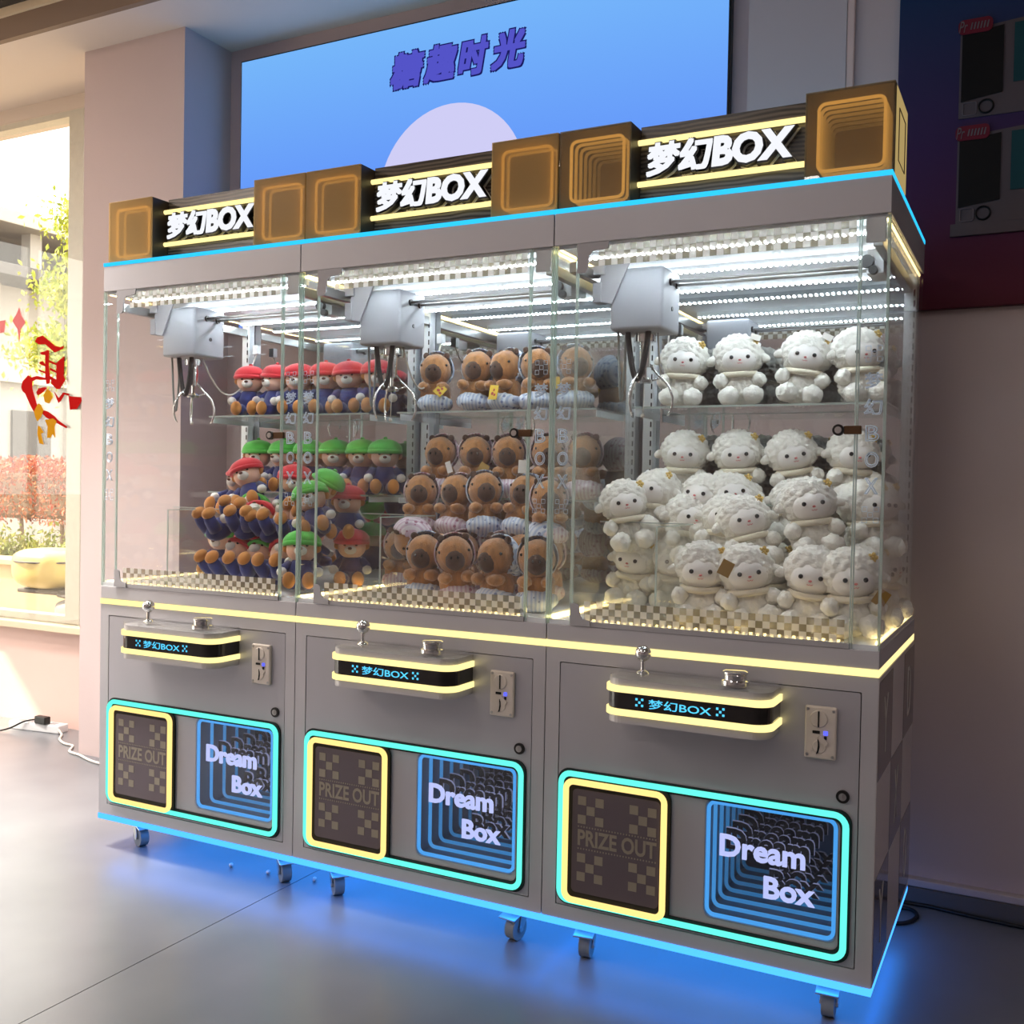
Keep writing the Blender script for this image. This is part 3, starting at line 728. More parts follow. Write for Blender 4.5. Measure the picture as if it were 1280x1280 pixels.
    for k in range(3):
        a = R(20 + 120 * k); c_, s_ = cos(a), sin(a)
        pts = [(0.012, 1.640), (0.034, 1.612), (0.050, 1.598), (0.070, 1.575), (0.080, 1.545), (0.079, 1.520), (0.072, 1.500), (0.066, 1.492)]
        MB().tube([(0.170 + r * c_, 0.255 + r * s_, z) for r, z in pts], [0.0035] * 6 + [0.003, 0.0022], False, 8).tube([(0.170 + 0.018 * c_, 0.255 + 0.018 * s_, 1.59), (0.170 + 0.046 * c_, 0.255 + 0.046 * s_, 1.600)], 0.0028, False, 6).build('claw_finger', M['chrome'], cl, True)
    pts = [(0.138 + 0.0 * k, 0.235, 1.728) for k in range(1)]
    def arc(p, q_, sag, n=14):
        p, q_ = Vector(p), Vector(q_)
        return [p.lerp(q_, i / n) + Vector((0, 0, -sag * 4 * (i / n) * (1 - i / n))) for i in range(n + 1)]
    MB().tube(arc((0.128, 0.225, 1.728), (0.190, 0.225, 1.728), 0.135), 0.0085, False, 8).build('hose_loop', M['cable_black'], cl, True)
    MB().tube(arc((0.104, 0.215, 1.74), (0.118, 0.24, 1.728), 0.20), 0.0038, False, 6).build('grey_cable', M['wheel'], cl, True)
    MB().tube(arc((0.205, 0.262, 1.728), (0.100, 0.668, 1.80), 0.150, 20), 0.0030, False, 6).build('white_cable', M['cable_white'], cl, True)
    MB().box(0.088, 0.112, 0.655, 0.679, 1.795, 1.83, 0.002).build('cable_connector', M['white_pl'], cl)
    MB().tube([(0.170, 0.250, 1.60), (0.171, 0.250, 1.54), (0.169, 0.25, 1.50)], 0.0014, False, 5).ell((0.169, 0.25, 1.492), 0.006, 2).build('pull_cord', M['cable_white'], cl, True)
    # --- top fascia and sign
    MB().box(0.0, W_, 0.0, D_, 1.932, 2.018, 0.0015).build('fascia', M['body'], t)
    MB().box(-0.001, W_ + 0.001, -0.002, D_, 2.018, 2.030, 0.001).build('top_light_strip', M['topblue'], t)
    for nm, x0, x1 in (('left', 0.001, 0.204), ('right', 0.652, 0.856)):
        z0, z1 = 2.031, 2.242
        sh = MB().box(x0, x1, 0.240, 0.250, z0, z1).box(x0, x0 + 0.004, 0.024, 0.24, z0, z1).box(x1 - 0.004, x1, 0.024, 0.24, z0, z1).box(x0 + 0.004, x1 - 0.004, 0.024, 0.24, z0, z0 + 0.004).box(x0 + 0.004, x1 - 0.004, 0.024, 0.24, z1 - 0.004, z1)
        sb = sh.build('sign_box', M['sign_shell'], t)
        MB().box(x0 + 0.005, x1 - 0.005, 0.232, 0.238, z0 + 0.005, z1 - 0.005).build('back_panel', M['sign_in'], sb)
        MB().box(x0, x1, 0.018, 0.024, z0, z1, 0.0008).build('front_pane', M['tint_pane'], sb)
        for k in range(7):  # rings behind the first are its mirror reflections, built as fading copies
            MB().tube(ring_pts(x0 + 0.030, x1 - 0.022, z0 + 0.022, z1 - 0.028, 0.016, 0.030 + k * 0.032, 4), 0.0042, True, 6).build('ring_or_reflection', EM('sign_amber', (1.0, 0.58, 0.16), 0.95 * 0.72 ** k), sb, True)
    MB().box(0.206, 0.650, 0.092, 0.110, 2.031, 2.248).build('sign_board', M['moire'], t)
    for zz in (2.202, 2.092):
        MB().cyl((0.205, 0.078, zz), (0.651, 0.078, zz), 0.0075, n=12).build('light_tube', M['band'], t, True)
    def sign_text(grow, depth, y, dx=0.0, dz=0.0):
        q = MB()
        q.mesh(text_mesh('梦幻', (0.234 - grow, 0.412 + grow, 2.104 - grow, 2.190 + grow), 0.0, depth, 0.14, fat=0.036 + grow * 7), Matrix.Translation((dx, y, dz)))
        q.mesh(text_mesh('BOX', (0.410 - grow, 0.618 + grow, 2.108 - grow, 2.186 + grow), 0.050 + grow * 4, depth, 0.08), Matrix.Translation((dx, y, dz)))
        return q
    le = sign_text(0.0, 0.003, 0.058).build('sign_letters', M['letter_lit'], t)
    sign_text(0.0045, 0.022, 0.0625, 0.001, -0.001).build('letter_shadow', M['black'], le)
    sign_text(0.005, 0.003, 0.0885, 0.004, -0.003).build('letter_backing', M['paper'], le)
    return t

M['inf_l'] = P('infinity_lining', (96, 108, 122), 0.5)
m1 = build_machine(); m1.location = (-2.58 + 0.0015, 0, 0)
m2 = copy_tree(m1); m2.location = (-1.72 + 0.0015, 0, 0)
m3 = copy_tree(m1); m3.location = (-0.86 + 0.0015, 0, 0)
for m_, angs in ((m1, (-20, -35)), (m2, (-40, -100))):
    cs_ = sorted([c for c in kids(m_) if c.name.startswith('caster') and c.location.y < 0.3], key=lambda c: c.location.x)
    for c, a_ in zip(cs_, angs): c.rotation_euler.z = R(a_)
G_ = 'claw machines in a row'
props(m1, 'grey claw machine next to the pillar, with bears in red and green hats', 'claw machine', G_)
props(m2, 'grey claw machine between the two others, holding brown capybara plush', 'claw machine', G_)
props(m3, 'grey claw machine nearest the dark poster, full of white sheep plush', 'claw machine', G_)
# frosted sign boxes on the first two machines: one visible ring behind a frosted pane
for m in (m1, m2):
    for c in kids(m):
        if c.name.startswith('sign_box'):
            rings = [x for x in kids(c) if x.name.startswith('ring_or_reflection')]
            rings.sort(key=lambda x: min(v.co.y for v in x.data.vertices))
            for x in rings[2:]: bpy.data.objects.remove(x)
            for x in kids(c):
                if x.name.startswith('front_pane'):
                    x.data = x.data.copy(); x.data.materials[0] = M['frost_pane']
# side wrap of checker squares with letters on the last machine
sw = MB().box(W_, W_ + 0.0015, 0.002, 0.733, 0.119, 0.851).build('side_wrap', M['side_light'], m3)
for r_ in range(3):
    for c_ in range(3):
        if (r_ + c_) % 2 == 0:
            z1 = 0.840 - r_ * 0.2345; MB().box(W_ + 0.001, W_ + 0.0025, 0.004 + c_ * 0.2445, 0.002 + (c_ + 1) * 0.2445, z1 - 0.2345, z1).build('dark_square', M['side_dark'], sw)
z1 = 0.840 - 0.2345 * 2
for ch, c_, r_ in (('Y', 0, 0), ('D', 2, 0), ('X', 1, 1), ('Y', 0, 2), ('O', 2, 2)):
    zc = 0.840 - 0.2345 * (r_ + 0.5); yc = 0.2445 * (c_ + 0.5)
    me = text_mesh(ch, (-0.035, 0.035, -0.07, 0.07), -0.02, 0.001)
    MB().mesh(me, Matrix.Translation((W_ + 0.0035, yc, zc)) @ Matrix.Rotation(R(90), 4, 'Z')).build('letter', M['side_ink'], sw)
# the lit side face of the outermost sign box
for c in kids(m3):
    if c.name.startswith('sign_box') and max(v.co.x for v in c.data.vertices) > 0.7:
        MB().box(0.8562, 0.8575, 0.045, 0.246, 2.034, 2.238).build('side_pane', EM('edge_lit_gold_panel', (0.50, 0.36, 0.14), 0.85), c)
        MB().tube([(0.858, 0.085, 2.075), (0.858, 0.20, 2.075), (0.858, 0.20, 2.198), (0.858, 0.085, 2.198)], 0.0016, True, 6).build('side_ring', M['sign_shell'], c)

# ------------------------------------------------------------------ plush toys
def curly(freq, amp):
    def f(p):
        d = noise.voronoi(p * freq)[0][0]
        return amp * (0.55 - d) + 0.25 * amp * noise.noise(p * freq * 2.3)
    return f

def make_sheep():
    t = empty('plush_sheep')
    MB().ell((0, 0.005, 0.062), (0.058, 0.050, 0.060), 5, None, curly(62, 0.012)).build('body', M['fleece'], t, True)
    h = MB().ell((0, 0.008, 0.156), (0.074, 0.064, 0.065), 5, None, curly(62, 0.0125)).build('head', M['fleece'], t, True)
    MB().ell((0, -0.030, 0.141), (0.052, 0.036, 0.041), 3).build('face', M['fleece_face'], h, True)
    for s_ in (-1, 1):
        MB().ell((0.024 * s_, -0.0625, 0.145), 0.0062, 2).build('eye', M['eye'], h, True)
        MB().ell((0.074 * s_, -0.006, 0.146), (0.022, 0.010, 0.014), 2, (0, R(24 * s_), 0)).build('ear', M['fleece'], h, True)
        MB().ell((0.056 * s_, -0.030, 0.078), (0.022, 0.028, 0.022), 3, None, curly(75, 0.009)).build('arm', M['fleece'], t, True)
        MB().ell((0.036 * s_, -0.056, 0.031), (0.029, 0.030, 0.029), 3, None, curly(75, 0.009)).build('foot', M['fleece'], t, True)
    MB().ell((0, -0.0665, 0.136), (0.0045, 0.003, 0.003), 2).build('nose', M['pink'], h, True)
    MB().tube([(-0.007, -0.0655, 0.128), (-0.003, -0.0665, 0.1255), (0, -0.0668, 0.128), (0.003, -0.0665, 0.1255), (0.007, -0.0655, 0.128)], 0.0009, False, 5).build('mouth', M['pink'], h, True)
    q = MB()
    n = 26
    q.tube([((0.047 + 0.004 * (k % 2)) * cos(2 * pi * k / n), -0.008 + (0.046 + 0.004 * (k % 2)) * sin(2 * pi * k / n), 0.099 + 0.004 * sin(2 * pi * k / n)) for k in range(n)], 0.0085, True, 6)
    q.build('lace_collar', M['lace'], t, True)
    q = MB()
    for k in range(5):
        a = 2 * pi * k / 5; q.ell((0.050 + 0.008 * cos(a), -0.022, 0.196 + 0.008 * sin(a)), (0.006, 0.004, 0.006), 1)
    q.ell((0.050, -0.026, 0.196), 0.004, 1); q.build('flower', M['flower'], h, True)
    return t

def make_capybara(cloth):
    t = empty('plush_capybara')
    fz = lambda p: 0.003 * noise.noise(p * 90) + 0.002 * noise.noise(p * 220)
    MB().ell((0, 0.004, 0.066), (0.053, 0.046, 0.060), 4, None, fz).build('body', M['fur'], t, True)
    h = MB().ell((0, -0.004, 0.150), (0.053, 0.056, 0.057), 4, (R(-12), 0, 0), fz).build('head', M['fur'], t, True)
    MB().ell((0, -0.040, 0.140), (0.031, 0.028, 0.033), 3, None, lambda p: 0.0015 * noise.noise(p * 200)).build('muzzle', M['muzzle'], h, True)
    for s_ in (-1, 1):
        MB().ell((0.010 * s_, -0.0665, 0.147), (0.004, 0.002, 0.0055), 1).build('nostril', M['eye'], h, True)
        MB().ell((0.043 * s_, -0.034, 0.164), 0.0048, 2).build('eye', M['eye'], h, True)
        MB().ell((0.036 * s_, 0.006, 0.202), (0.012, 0.007, 0.012), 2).build('ear', M['muzzle'], h, True)
        MB().ell((0.034 * s_, -0.043, 0.088), (0.020, 0.028, 0.017), 3, (0, 0, R(-24 * s_)), fz).build('arm', M['fur'], t, True)
    b = bmesh.new(); bmesh.ops.create_icosphere(b, subdivisions=4, radius=1)
    for v in b.verts: v.co = Vector((v.co.x * 0.062, v.co.y * 0.060 + 0.012, v.co.z * 0.066 + 0.154))
    bmesh.ops.delete(b, geom=[f for f in b.faces if f.calc_center_median().y < 0.006 + 0.10 * (f.calc_center_median().z - 0.16)], context='FACES')
    q = MB(); q._add(b); o = q.build('hood', cloth, t, True)
    sd = o.modifiers.new('thickness', 'SOLIDIFY'); sd.thickness = 0.004
    q = MB().ell((0, -0.006, 0.034), (0.062, 0.062, 0.036), 4, None, lambda p: 0.004 * noise.noise(p * 60)); q.build('cloth_wrap', cloth, t, True)
    return t

def make_bear(hat):
    t = empty('plush_bear')
    MB().ell((0, 0, 0.058), (0.045, 0.038, 0.056), 3).build('body', M['navy'], t, True)
    h = MB().ell((0, -0.002, 0.138), (0.050, 0.045, 0.044), 3).build('head', M['peach'], t, True)
    MB().ell((0, -0.042, 0.128), (0.021, 0.017, 0.016), 3).build('muzzle', M['mitt'], h, True)
    MB().ell((0, -0.058, 0.134), (0.0075, 0.005, 0.005), 2).build('nose', M['choc'], h, True)
    for s_ in (-1, 1):
        MB().ell((0.020 * s_, -0.0425, 0.146), 0.0048, 2).build('eye', M['eye'], h, True)
        MB().ell((0.050 * s_, 0.002, 0.140), (0.013, 0.008, 0.014), 2).build('ear', M['tan'], h, True)
        MB().tube([(0.036 * s_, -0.004, 0.088), (0.056 * s_, -0.020, 0.070), (0.058 * s_, -0.036, 0.062)], [0.016, 0.015, 0.013], False, 10).build('arm', M['navy'], t, True)
        MB().ell((0.058 * s_, -0.042, 0.060), (0.017, 0.018, 0.016), 2).build('paw', M['mitt'], t, True)
        MB().tube([(0.022 * s_, -0.012, 0.030), (0.028 * s_, -0.046, 0.024), (0.030 * s_, -0.066, 0.024)], [0.024, 0.022, 0.020], False, 10).build('leg', M['navy'], t, True)
        MB().ell((0.031 * s_, -0.080, 0.030), (0.021, 0.019, 0.027), 3).build('foot', M['tan'], t, True)
    b = bmesh.new(); bmesh.ops.create_icosphere(b, subdivisions=3, radius=1)
    for v in b.verts: v.co = Vector((v.co.x * 0.064, v.co.y * 0.058 + 0.004, (max(v.co.z, 0.0) ** 0.8) * 0.050 + 0.152))
    q = MB(); q._add(b); ha = q.build('knit_hat', hat, h, True)
    n = 24
    MB().tube([(0.056 * cos(2 * pi * k / n), 0.0 + 0.051 * sin(2 * pi * k / n), 0.155) for k in range(n)], 0.0085, True, 8).build('hat_cuff', hat, h, True)
    MB().ell((0, 0.004, 0.2045), (0.008, 0.008, 0.005), 2).build('hat_button', hat, h, True)
    return t

def add_tag(t, mat, x, y, z, rz=0, rx=0, ink=None, w_=0.032, h_=0.040):
    o = MB().box(-w_ / 2, w_ / 2, -0.0006, 0.0006, -h_ / 2, h_ / 2).build('paper_tag', mat, t)
    o.location = (x, y, z); o.rotation_euler = (R(rx), R(rz), 0)
    if ink:
        MB().ell((-0.004, -0.0008, -0.004), (0.007, 0.0006, 0.006), 1).ell((0.007, -0.0008, -0.008), (0.006, 0.0006, 0.005), 1).ell((0.002, -0.0008, 0.008), (0.005, 0.0006, 0.005), 1).build('tag_print', ink, o)

ORD = ['first', 'second', 'third', 'fourth', 'fifth', 'sixth', 'seventh', 'eighth']
def place(proto, mx, rows, cat, base_label, group):
    used = False; out = []
    for where, items in rows:
        rank = sorted(range(len(items)), key=lambda k: (mx + items[k][0] - 0.325) / (items[k][1] + 2.513))
        for i, (x, y, z, rz, rx, ry) in enumerate(items):
            o = proto if not used else copy_tree(proto); used = True
            o.location = (mx + x, y, z); o.rotation_euler = Euler((R(rx), R(ry), R(rz)), 'XYZ')
            n_ = f', {ORD[rank.index(i)]} from the left' if len(items) > 1 else ''
            props(o, f'{base_label} {where}{n_}', cat, group)
            out.append(o)
    return out

X1, X2, X3 = -2.5785, -1.7185, -0.8585
ZF, Z1, Z2 = 0.927, 1.2470, 1.5350
FV = 22     # toys turn a little towards the aisle
sheep = make_sheep()
SH = place(sheep, X3, [
    ('on the upper glass shelf', [(0.180, .56, Z2, 14, 0, 3), (0.365, .56, Z2, 18, 0, -3), (0.540, .55, Z2, 10, 0, 8), (0.715, .55, Z2, 28, 0, -4)]),
    ('on the lower glass shelf', [(0.190, .56, Z1, 12, 0, 2), (0.372, .56, Z1, 16, 0, -4), (0.550, .56, Z1, 20, 0, -10), (0.690, .56, Z1, 26, 0, 3)]),
    ('high in the pile, back row', [(0.140, .40, 1.130, -14, -14, 0), (0.275, .40, 1.120, -6, -16, 6), (0.410, .41, 1.125, 24, -18, -6), (0.550, .42, 1.115, 6, -22, 4)]),
    ('in the pile, middle row', [(0.110, .355, 1.095, 26, -8, -10), (0.385, .29, 1.060, 10, -14, 8), (0.505, .265, 1.060, 26, -12, -14), (0.655, .28, 1.105, 22, -6, -8), (0.265, .375, 1.055, 34, -6, 6)]),
    ('at the bottom beside the front glass', [(0.392, .125, ZF, 12, 0, 0), (0.532, .125, ZF, 22, -4, -9), (0.662, .135, ZF, 6, 0, 5), (0.775, .125, ZF, 20, 0, -3)]),
    ('behind the clear chute wall', [(0.092, .405, ZF, -4, 0, 4), (0.218, .405, ZF, 14, 0, 4)]),
    ('buried at the bottom of the pile', [(0.375, .33, ZF, 10, 0, 0), (0.515, .34, ZF, 20, 0, 0), (0.650, .34, ZF, 30, 0, 0)]),
    ('against the right side glass', [(0.775, .33, ZF, 60, 0, 0), (0.772, .40, 1.100, 50, -8, 0), (0.775, .55, ZF, 70, 0, 0), (0.762, .55, 1.105, 40, 0, 0)]),
], 'plush toy', 'white fleece sheep plush', 'white sheep plush')
for i, k in ((18, 0), (20, 1)):
    add_tag(SH[i], M['gold_tag'], -0.055 if k == 0 else 0.06, -0.055, 0.165 if k == 0 else 0.10, 35, 0)
for i in (2, 1): add_tag(SH[i], M['paper'], 0.05, -0.03, 0.205, 20, -30, None, 0.030, 0.022)

capy_a = make_capybara(M['cloth_blue']); capy_b = make_capybara(M['cloth_pink'])
CA = place(capy_a, X2, [
    ('on the upper glass shelf', [(0.150, .555, Z2, 20, 0, 0), (0.305, .555, Z2 + 0.003, 12, 0, 4), (0.430, .555, Z2, -18, 0, 0), (0.545, .55, Z2, 36, 0, 0), (0.685, .55, Z2, 40, 0, 0)]),
    ('in the pile, back row', [(0.455, .375, 1.122, 34, -8, 0), (0.570, .385, 1.118, 8, -12, 6)]),
    ('at the bottom beside the front glass', [(0.387, .125, ZF, 16, 0, 0), (0.640, .115, ZF, -12, 0, 0), (0.765, .125, ZF, 24, 0, 0)]),
    ('lying face down across the pile', [(0.560, .285, 1.060, 120, 68, 0)]),
], 'plush toy', 'capybara plush in blue cloth', 'capybara plush')
CB = place(capy_b, X2, [
    ('on the lower glass shelf', [(0.175, .555, Z1, 8, 0, 0), (0.315, .555, Z1, 26, 0, 0), (0.455, .555, Z1, 20, 0, -4), (0.590, .555, Z1, 30, 0, 0), (0.720, .555, Z1, 14, 0, 0)]),
    ('in the pile, back row', [(0.195, .395, 1.112, 24, -8, 0), (0.330, .385, 1.115, 0, -10, 0)]),
    ('at the bottom beside the front glass', [(0.510, .125, ZF, 30, 0, -6)]),
    ('behind the clear chute wall', [(0.115, .405, ZF, 26, 0, 0), (0.250, .405, ZF, 10, 0, 0)]),
    ('buried at the bottom of the pile', [(0.400, .33, ZF, 10, 0, 0), (0.540, .33, ZF, 10, 0, 0), (0.690, .34, ZF, 10, 0, 0)]),
    ('lying back on the pile', [(0.400, .295, 1.060, -60, 70, 0), (0.690, .36, 1.100, 30, -6, 0)]),
], 'plush toy', 'capybara plush in pink cloth', 'capybara plush')
add_tag(CA[0], M['paper_yellow'], 0.03, -0.07, 0.075, 40, -20, M['red_ink'])
add_tag(CA[2], M['paper_yellow'], 0.015, -0.075, 0.06, 4, -8, M['red_ink'], 0.04, 0.048)
add_tag(CA[3], M['paper_yellow'], 0.05, -0.07, 0.09, -6, -8)
add_tag(CB[0], M['paper'], 0.058, -0.062, 0.10, -20, -8, None, 0.02, 0.04)
add_tag(CB[1], M['gold_tag'], 0.03, -0.078, 0.095, 30, -12)
add_tag(CB[2], M['paper'], 0.055, -0.07, 0.10, 6, -8, None, 0.034, 0.044)

bear_r = make_bear(M['red_plush']); bear_g = make_bear(M['green_plush'])
BR = place(bear_r, X1, [
    ('on the upper glass shelf', [(0.155, .57, Z2, 26, 0, 0), (0.275, .57, Z2, -14, 0, 4), (0.395, .57, Z2, 16, 0, 0), (0.520, .57, Z2, 30, 0, 0), (0.640, .57, Z2, 22, 0, -4), (0.755, .57, Z2, 30, 0, 0)]),
    ('sitting on top of the pile', [(0.225, .385, 1.150, -6, -14, 10), (0.375, .36, 1.180, 20, -10, -18), (0.520, .40, 1.150, 34, 0, 0), (0.720, .44, 1.080, 20, -6, 0)]),
    ('lying soles forward in the pile', [(0.335, .160, 1.090, -14, -60, 0), (0.470, .170, 1.100, 10, -64, 0), (0.660, .20, 1.080, 20, -50, 10)]),
    ('at the bottom beside the front glass', [(0.390, .130, ZF + 0.020, -10, -52, 0), (0.640, .135, ZF + 0.022, 14, -50, 0)]),
    ('buried at the bottom of the pile', [(0.300, .42, ZF, 0, 0, 0), (0.560, .36, ZF, 20, 0, 0), (0.760, .42, ZF, 30, 0, 0)]),
], 'plush toy', 'red hatted bear plush', 'bear plush in red hats')
BG = place(bear_g, X1, [
    ('on the lower glass shelf', [(0.200, .57, Z1, 22, 0, 0), (0.325, .57, Z1, -6, 0, 0), (0.450, .57, Z1, 30, 0, 0), (0.570, .57, Z1, 26, 0, 0), (0.690, .57, Z1, 18, 0, 0), (0.795, .565, Z1, 34, 0, 0)]),
    ('lying soles forward in the pile', [(0.400, .205, 1.130, 8, -66, 6), (0.560, .185, 1.090, -10, -58, -6)]),
    ('at the bottom beside the front glass', [(0.515, .130, ZF + 0.020, 6, -54, 0), (0.775, .125, ZF + 0.004, 34, -10, 0)]),
    ('slumped high beside the right glass', [(0.770, .23, 1.100, 30, -14, -16), (0.630, .33, 1.150, -20, -20, 20)]),
    ('buried at the bottom of the pile', [(0.430, .42, ZF, 0, 0, 0), (0.140, .44, ZF, 10, 0, 0)]),
], 'plush toy', 'green hatted bear plush', 'bear plush in green hats')
add_tag(BR[11], M['paper'], 0.0, -0.06, 0.10, 10, -20, None, 0.05, 0.04)

# ------------------------------------------------------------------ things on the floor
o = MB().tube([(-0.10, 0.80, 0.0065), (-0.033, 0.890, 0.0065), (0.053, 0.893, 0.0065), (0.136, 0.880, 0.0065), (0.225, 0.872, 0.0065), (0.333, 0.868, 0.0065), (0.8, 0.86, 0.0065), (1.6, 0.87, 0.0065)], 0.006, False, 8).build('power_cable', M['cable_black'], None, True)
props(o, 'long black cable running along the skirting board', 'cable')
def bez(pts, n=8):
    out = []; P_ = [Vector(p) for p in pts]
    for i in range(len(P_) - 1):
        p0 = P_[max(i - 1, 0)]; p1 = P_[i]; p2 = P_[i + 1]; p3 = P_[min(i + 2, len(P_) - 1)]
        for k in range(n):
            t = k / n
            out.append(0.5 * ((2 * p1) + (-p0 + p2) * t + (2 * p0 - 5 * p1 + 4 * p2 - p3) * t * t + (-p0 + 3 * p1 - 3 * p2 + p3) * t ** 3))
    out.append(P_[-1]); return out
o = MB().tube(bez([(-0.25, 0.66, 0.0065), (-0.10, 0.685, 0.0065), (-0.01, 0.72, 0.0065), (0.022, 0.79, 0.0065), (0.0, 0.84, 0.0065), (-0.06, 0.83, 0.0065), (-0.16, 0.80, 0.0065)]), 0.006, False, 8).build('power_cable', M['cable_black'], None, True)
props(o, 'loop of black cable on the floor behind the sheep machine', 'cable')
ps = empty('power_strip', (-4.20, 1.02, 0), (0, 0, R(8)))
props(ps, 'white multi-socket power strip on the floor below the window', 'power strip')
MB().box(-0.16, 0.16, -0.035, 0.035, 0.0, 0.042, 0.006).build('housing', M['white_pl'], ps)
for k in range(4): MB().box(-0.13 + k * 0.07, -0.09 + k * 0.07, -0.018, 0.018, 0.0415, 0.0432).build('socket', M['gap'] if k == 9 else M['grey_pl'], ps)
pg = empty('power_plug', (-4.14, 1.0, 0.0435))
props(pg, 'black plug and cord in the white power strip', 'plug')
MB().box(-0.045, 0.035, -0.018, 0.018, 0.0, 0.038, 0.005).build('plug_body', M['black'], pg)
MB().tube(bez([(-0.04, 0, 0.018), (-0.10, -0.03, 0.006), (-0.20, -0.13, -0.0385), (-0.5, -0.4, -0.0385), (-0.9, -0.8, -0.0385)]), 0.0045, False, 6).build('cord', M['cable_black'], pg, True)
o = MB().tube(bez([(-4.045, 1.015, 0.022), (-3.99, 0.99, 0.008), (-3.93, 0.93, 0.0065), (-3.84, 0.885, 0.0065), (-3.77, 0.875, 0.0065), (-3.70, 0.80, 0.0065), (-3.60, 0.775, 0.0065), (-3.45, 0.73, 0.0065), (-3.2, 0.72, 0.0065), (-2.75, 0.70, 0.0065)]), 0.006, False, 8).build('white_cord', M['cable_white'], None, True)
props(o, 'white cord leading from the power strip past the pillar', 'cord')
ball = None
for i, (x, y, lb) in enumerate(((-2.041, 0.079, 'tiny white foam ball on the floor, leftmost of the three'), (-1.893, 0.091, 'tiny white foam ball on the floor, middle one of the three'), (-1.726, 0.120, 'tiny white foam ball on the floor, rightmost of the three'))):
    if ball is None: ball = MB().ell((0, 0, 0), 0.0075, 2, None, lambda p: 0.0008 * noise.noise(p * 300)).build('foam_ball', M['mitt'], None, True); b_ = ball
    else: b_ = ball.copy(); COL.objects.link(b_)
    b_.location = (x, y, 0.0075); props(b_, lb, 'ball', 'foam balls on the floor')

# ------------------------------------------------------------------ window decal
RED = {
'a': [(-4.379, 2.001), (-4.363, 2.022), (-4.321, 2.03), (-4.289, 2.011), (-4.226, 1.972), (-4.185, 1.963), (-4.159, 1.969), (-4.164, 1.955), (-4.226, 1.937), (-4.257, 1.956), (-4.299, 1.983), (-4.352, 1.985)],
'b': [(-4.341, 1.942), (-4.304, 1.947), (-4.278, 1.953), (-4.27, 1.946), (-4.272, 1.875), (-4.26, 1.803), (-4.265, 1.779), (-4.286, 1.776), (-4.297, 1.812), (-4.299, 1.926), (-4.33, 1.931)],
'c': [(-4.215, 1.883), (-4.184, 1.9), (-4.155, 1.916), (-4.157, 1.814), (-4.146, 1.793), (-4.187, 1.748), (-4.213, 1.749), (-4.255, 1.782), (-4.25, 1.799), (-4.213, 1.788)],
'd1': [(-4.269, 1.9), (-4.213, 1.88), (-4.213, 1.870), (-4.269, 1.889)],
'd2': [(-4.263, 1.86), (-4.210, 1.841), (-4.210, 1.830), (-4.263, 1.848)],
'd3': [(-4.263, 1.818), (-4.209, 1.795), (-4.209, 1.782), (-4.262, 1.801)],
'd4': [(-4.346, 1.892), (-4.319, 1.898), (-4.296, 1.876), (-4.300, 1.869), (-4.34, 1.881)],
'd5': [(-4.351, 1.856), (-4.295, 1.84), (-4.294, 1.83), (-4.345, 1.846)],
'e': [(-4.484, 1.767), (-4.473, 1.796), (-4.43, 1.827), (-4.403, 1.815), (-4.361, 1.821), (-4.290, 1.808), (-4.290, 1.798), (-4.371, 1.803), (-4.398, 1.793), (-4.397, 1.757), (-4.359, 1.67), (-4.353, 1.641), (-4.38, 1.631), (-4.407, 1.664), (-4.451, 1.73), (-4.473, 1.745)],
'f': [(-4.360, 1.650), (-4.306, 1.641), (-4.274, 1.633), (-4.221, 1.607), (-4.2, 1.589), (-4.128, 1.553), (-4.138, 1.546), (-4.221, 1.579), (-4.284, 1.601), (-4.316, 1.623)],
'h': [(-4.12, 1.711), (-4.089, 1.707), (-4.028, 1.702), (-4.023, 1.684), (-4.058, 1.643), (-4.109, 1.64)],
'i': [(-4.365, 1.735), (-4.349, 1.756), (-4.297, 1.762), (-4.286, 1.754), (-4.328, 1.727), (-4.354, 1.72)],
'j': [(-4.228, 1.735), (-4.202, 1.709), (-4.192, 1.702), (-4.161, 1.73), (-4.118, 1.722), (-4.115, 1.711), (-4.151, 1.719), (-4.176, 1.688), (-4.196, 1.677), (-4.207, 1.695)],
}
GOLD = [[(-4.307, 1.719), (-4.281, 1.751), (-4.254, 1.739), (-4.238, 1.703), (-4.264, 1.675), (-4.296, 1.683)],
 [(-4.38, 1.635), (-4.348, 1.677), (-4.327, 1.67), (-4.306, 1.641), (-4.326, 1.605), (-4.353, 1.584), (-4.369, 1.606)],
 [(-4.294, 1.59), (-4.232, 1.597), (-4.206, 1.582), (-4.221, 1.554), (-4.215, 1.497), (-4.236, 1.518), (-4.251, 1.497), (-4.277, 1.497), (-4.273, 1.554)],
 [(-4.347, 1.562), (-4.331, 1.555), (-4.304, 1.526), (-4.325, 1.519), (-4.303, 1.462), (-4.335, 1.469), (-4.352, 1.519)]]
PINK = [[(-4.559, 2.119), (-4.527, 2.153), (-4.505, 2.188), (-4.488, 2.144), (-4.455, 2.106), (-4.493, 2.072), (-4.503, 2.0), (-4.517, 2.073)], [(-4.659, 2.125), (-4.614, 2.126), (-4.625, 2.064), (-4.658, 2.059)]]
dc = empty('window_decal', (-4.27, 1.1205, 1.46))
props(dc, 'red calligraphy sticker with gold figures on the window pane', 'sticker')
off = Matrix.Translation((4.27, -1.1205, -1.46))
for k, v in RED.items():
    q = MB().prism(v, 1.1185 if k[0] not in 'd' else 1.1188, 1.1205); q.bm.transform(off); q.build('brush_stroke', M['decal_red'], dc)
for v in GOLD:
    q = MB().prism(v, 1.1165, 1.1185); q.bm.transform(off); q.build('gold_figure', M['decal_gold'], dc)
dp = empty('window_decal', (-4.55, 1.1205, 2.0))
props(dp, 'faded pink star sticker high on the window pane', 'sticker')
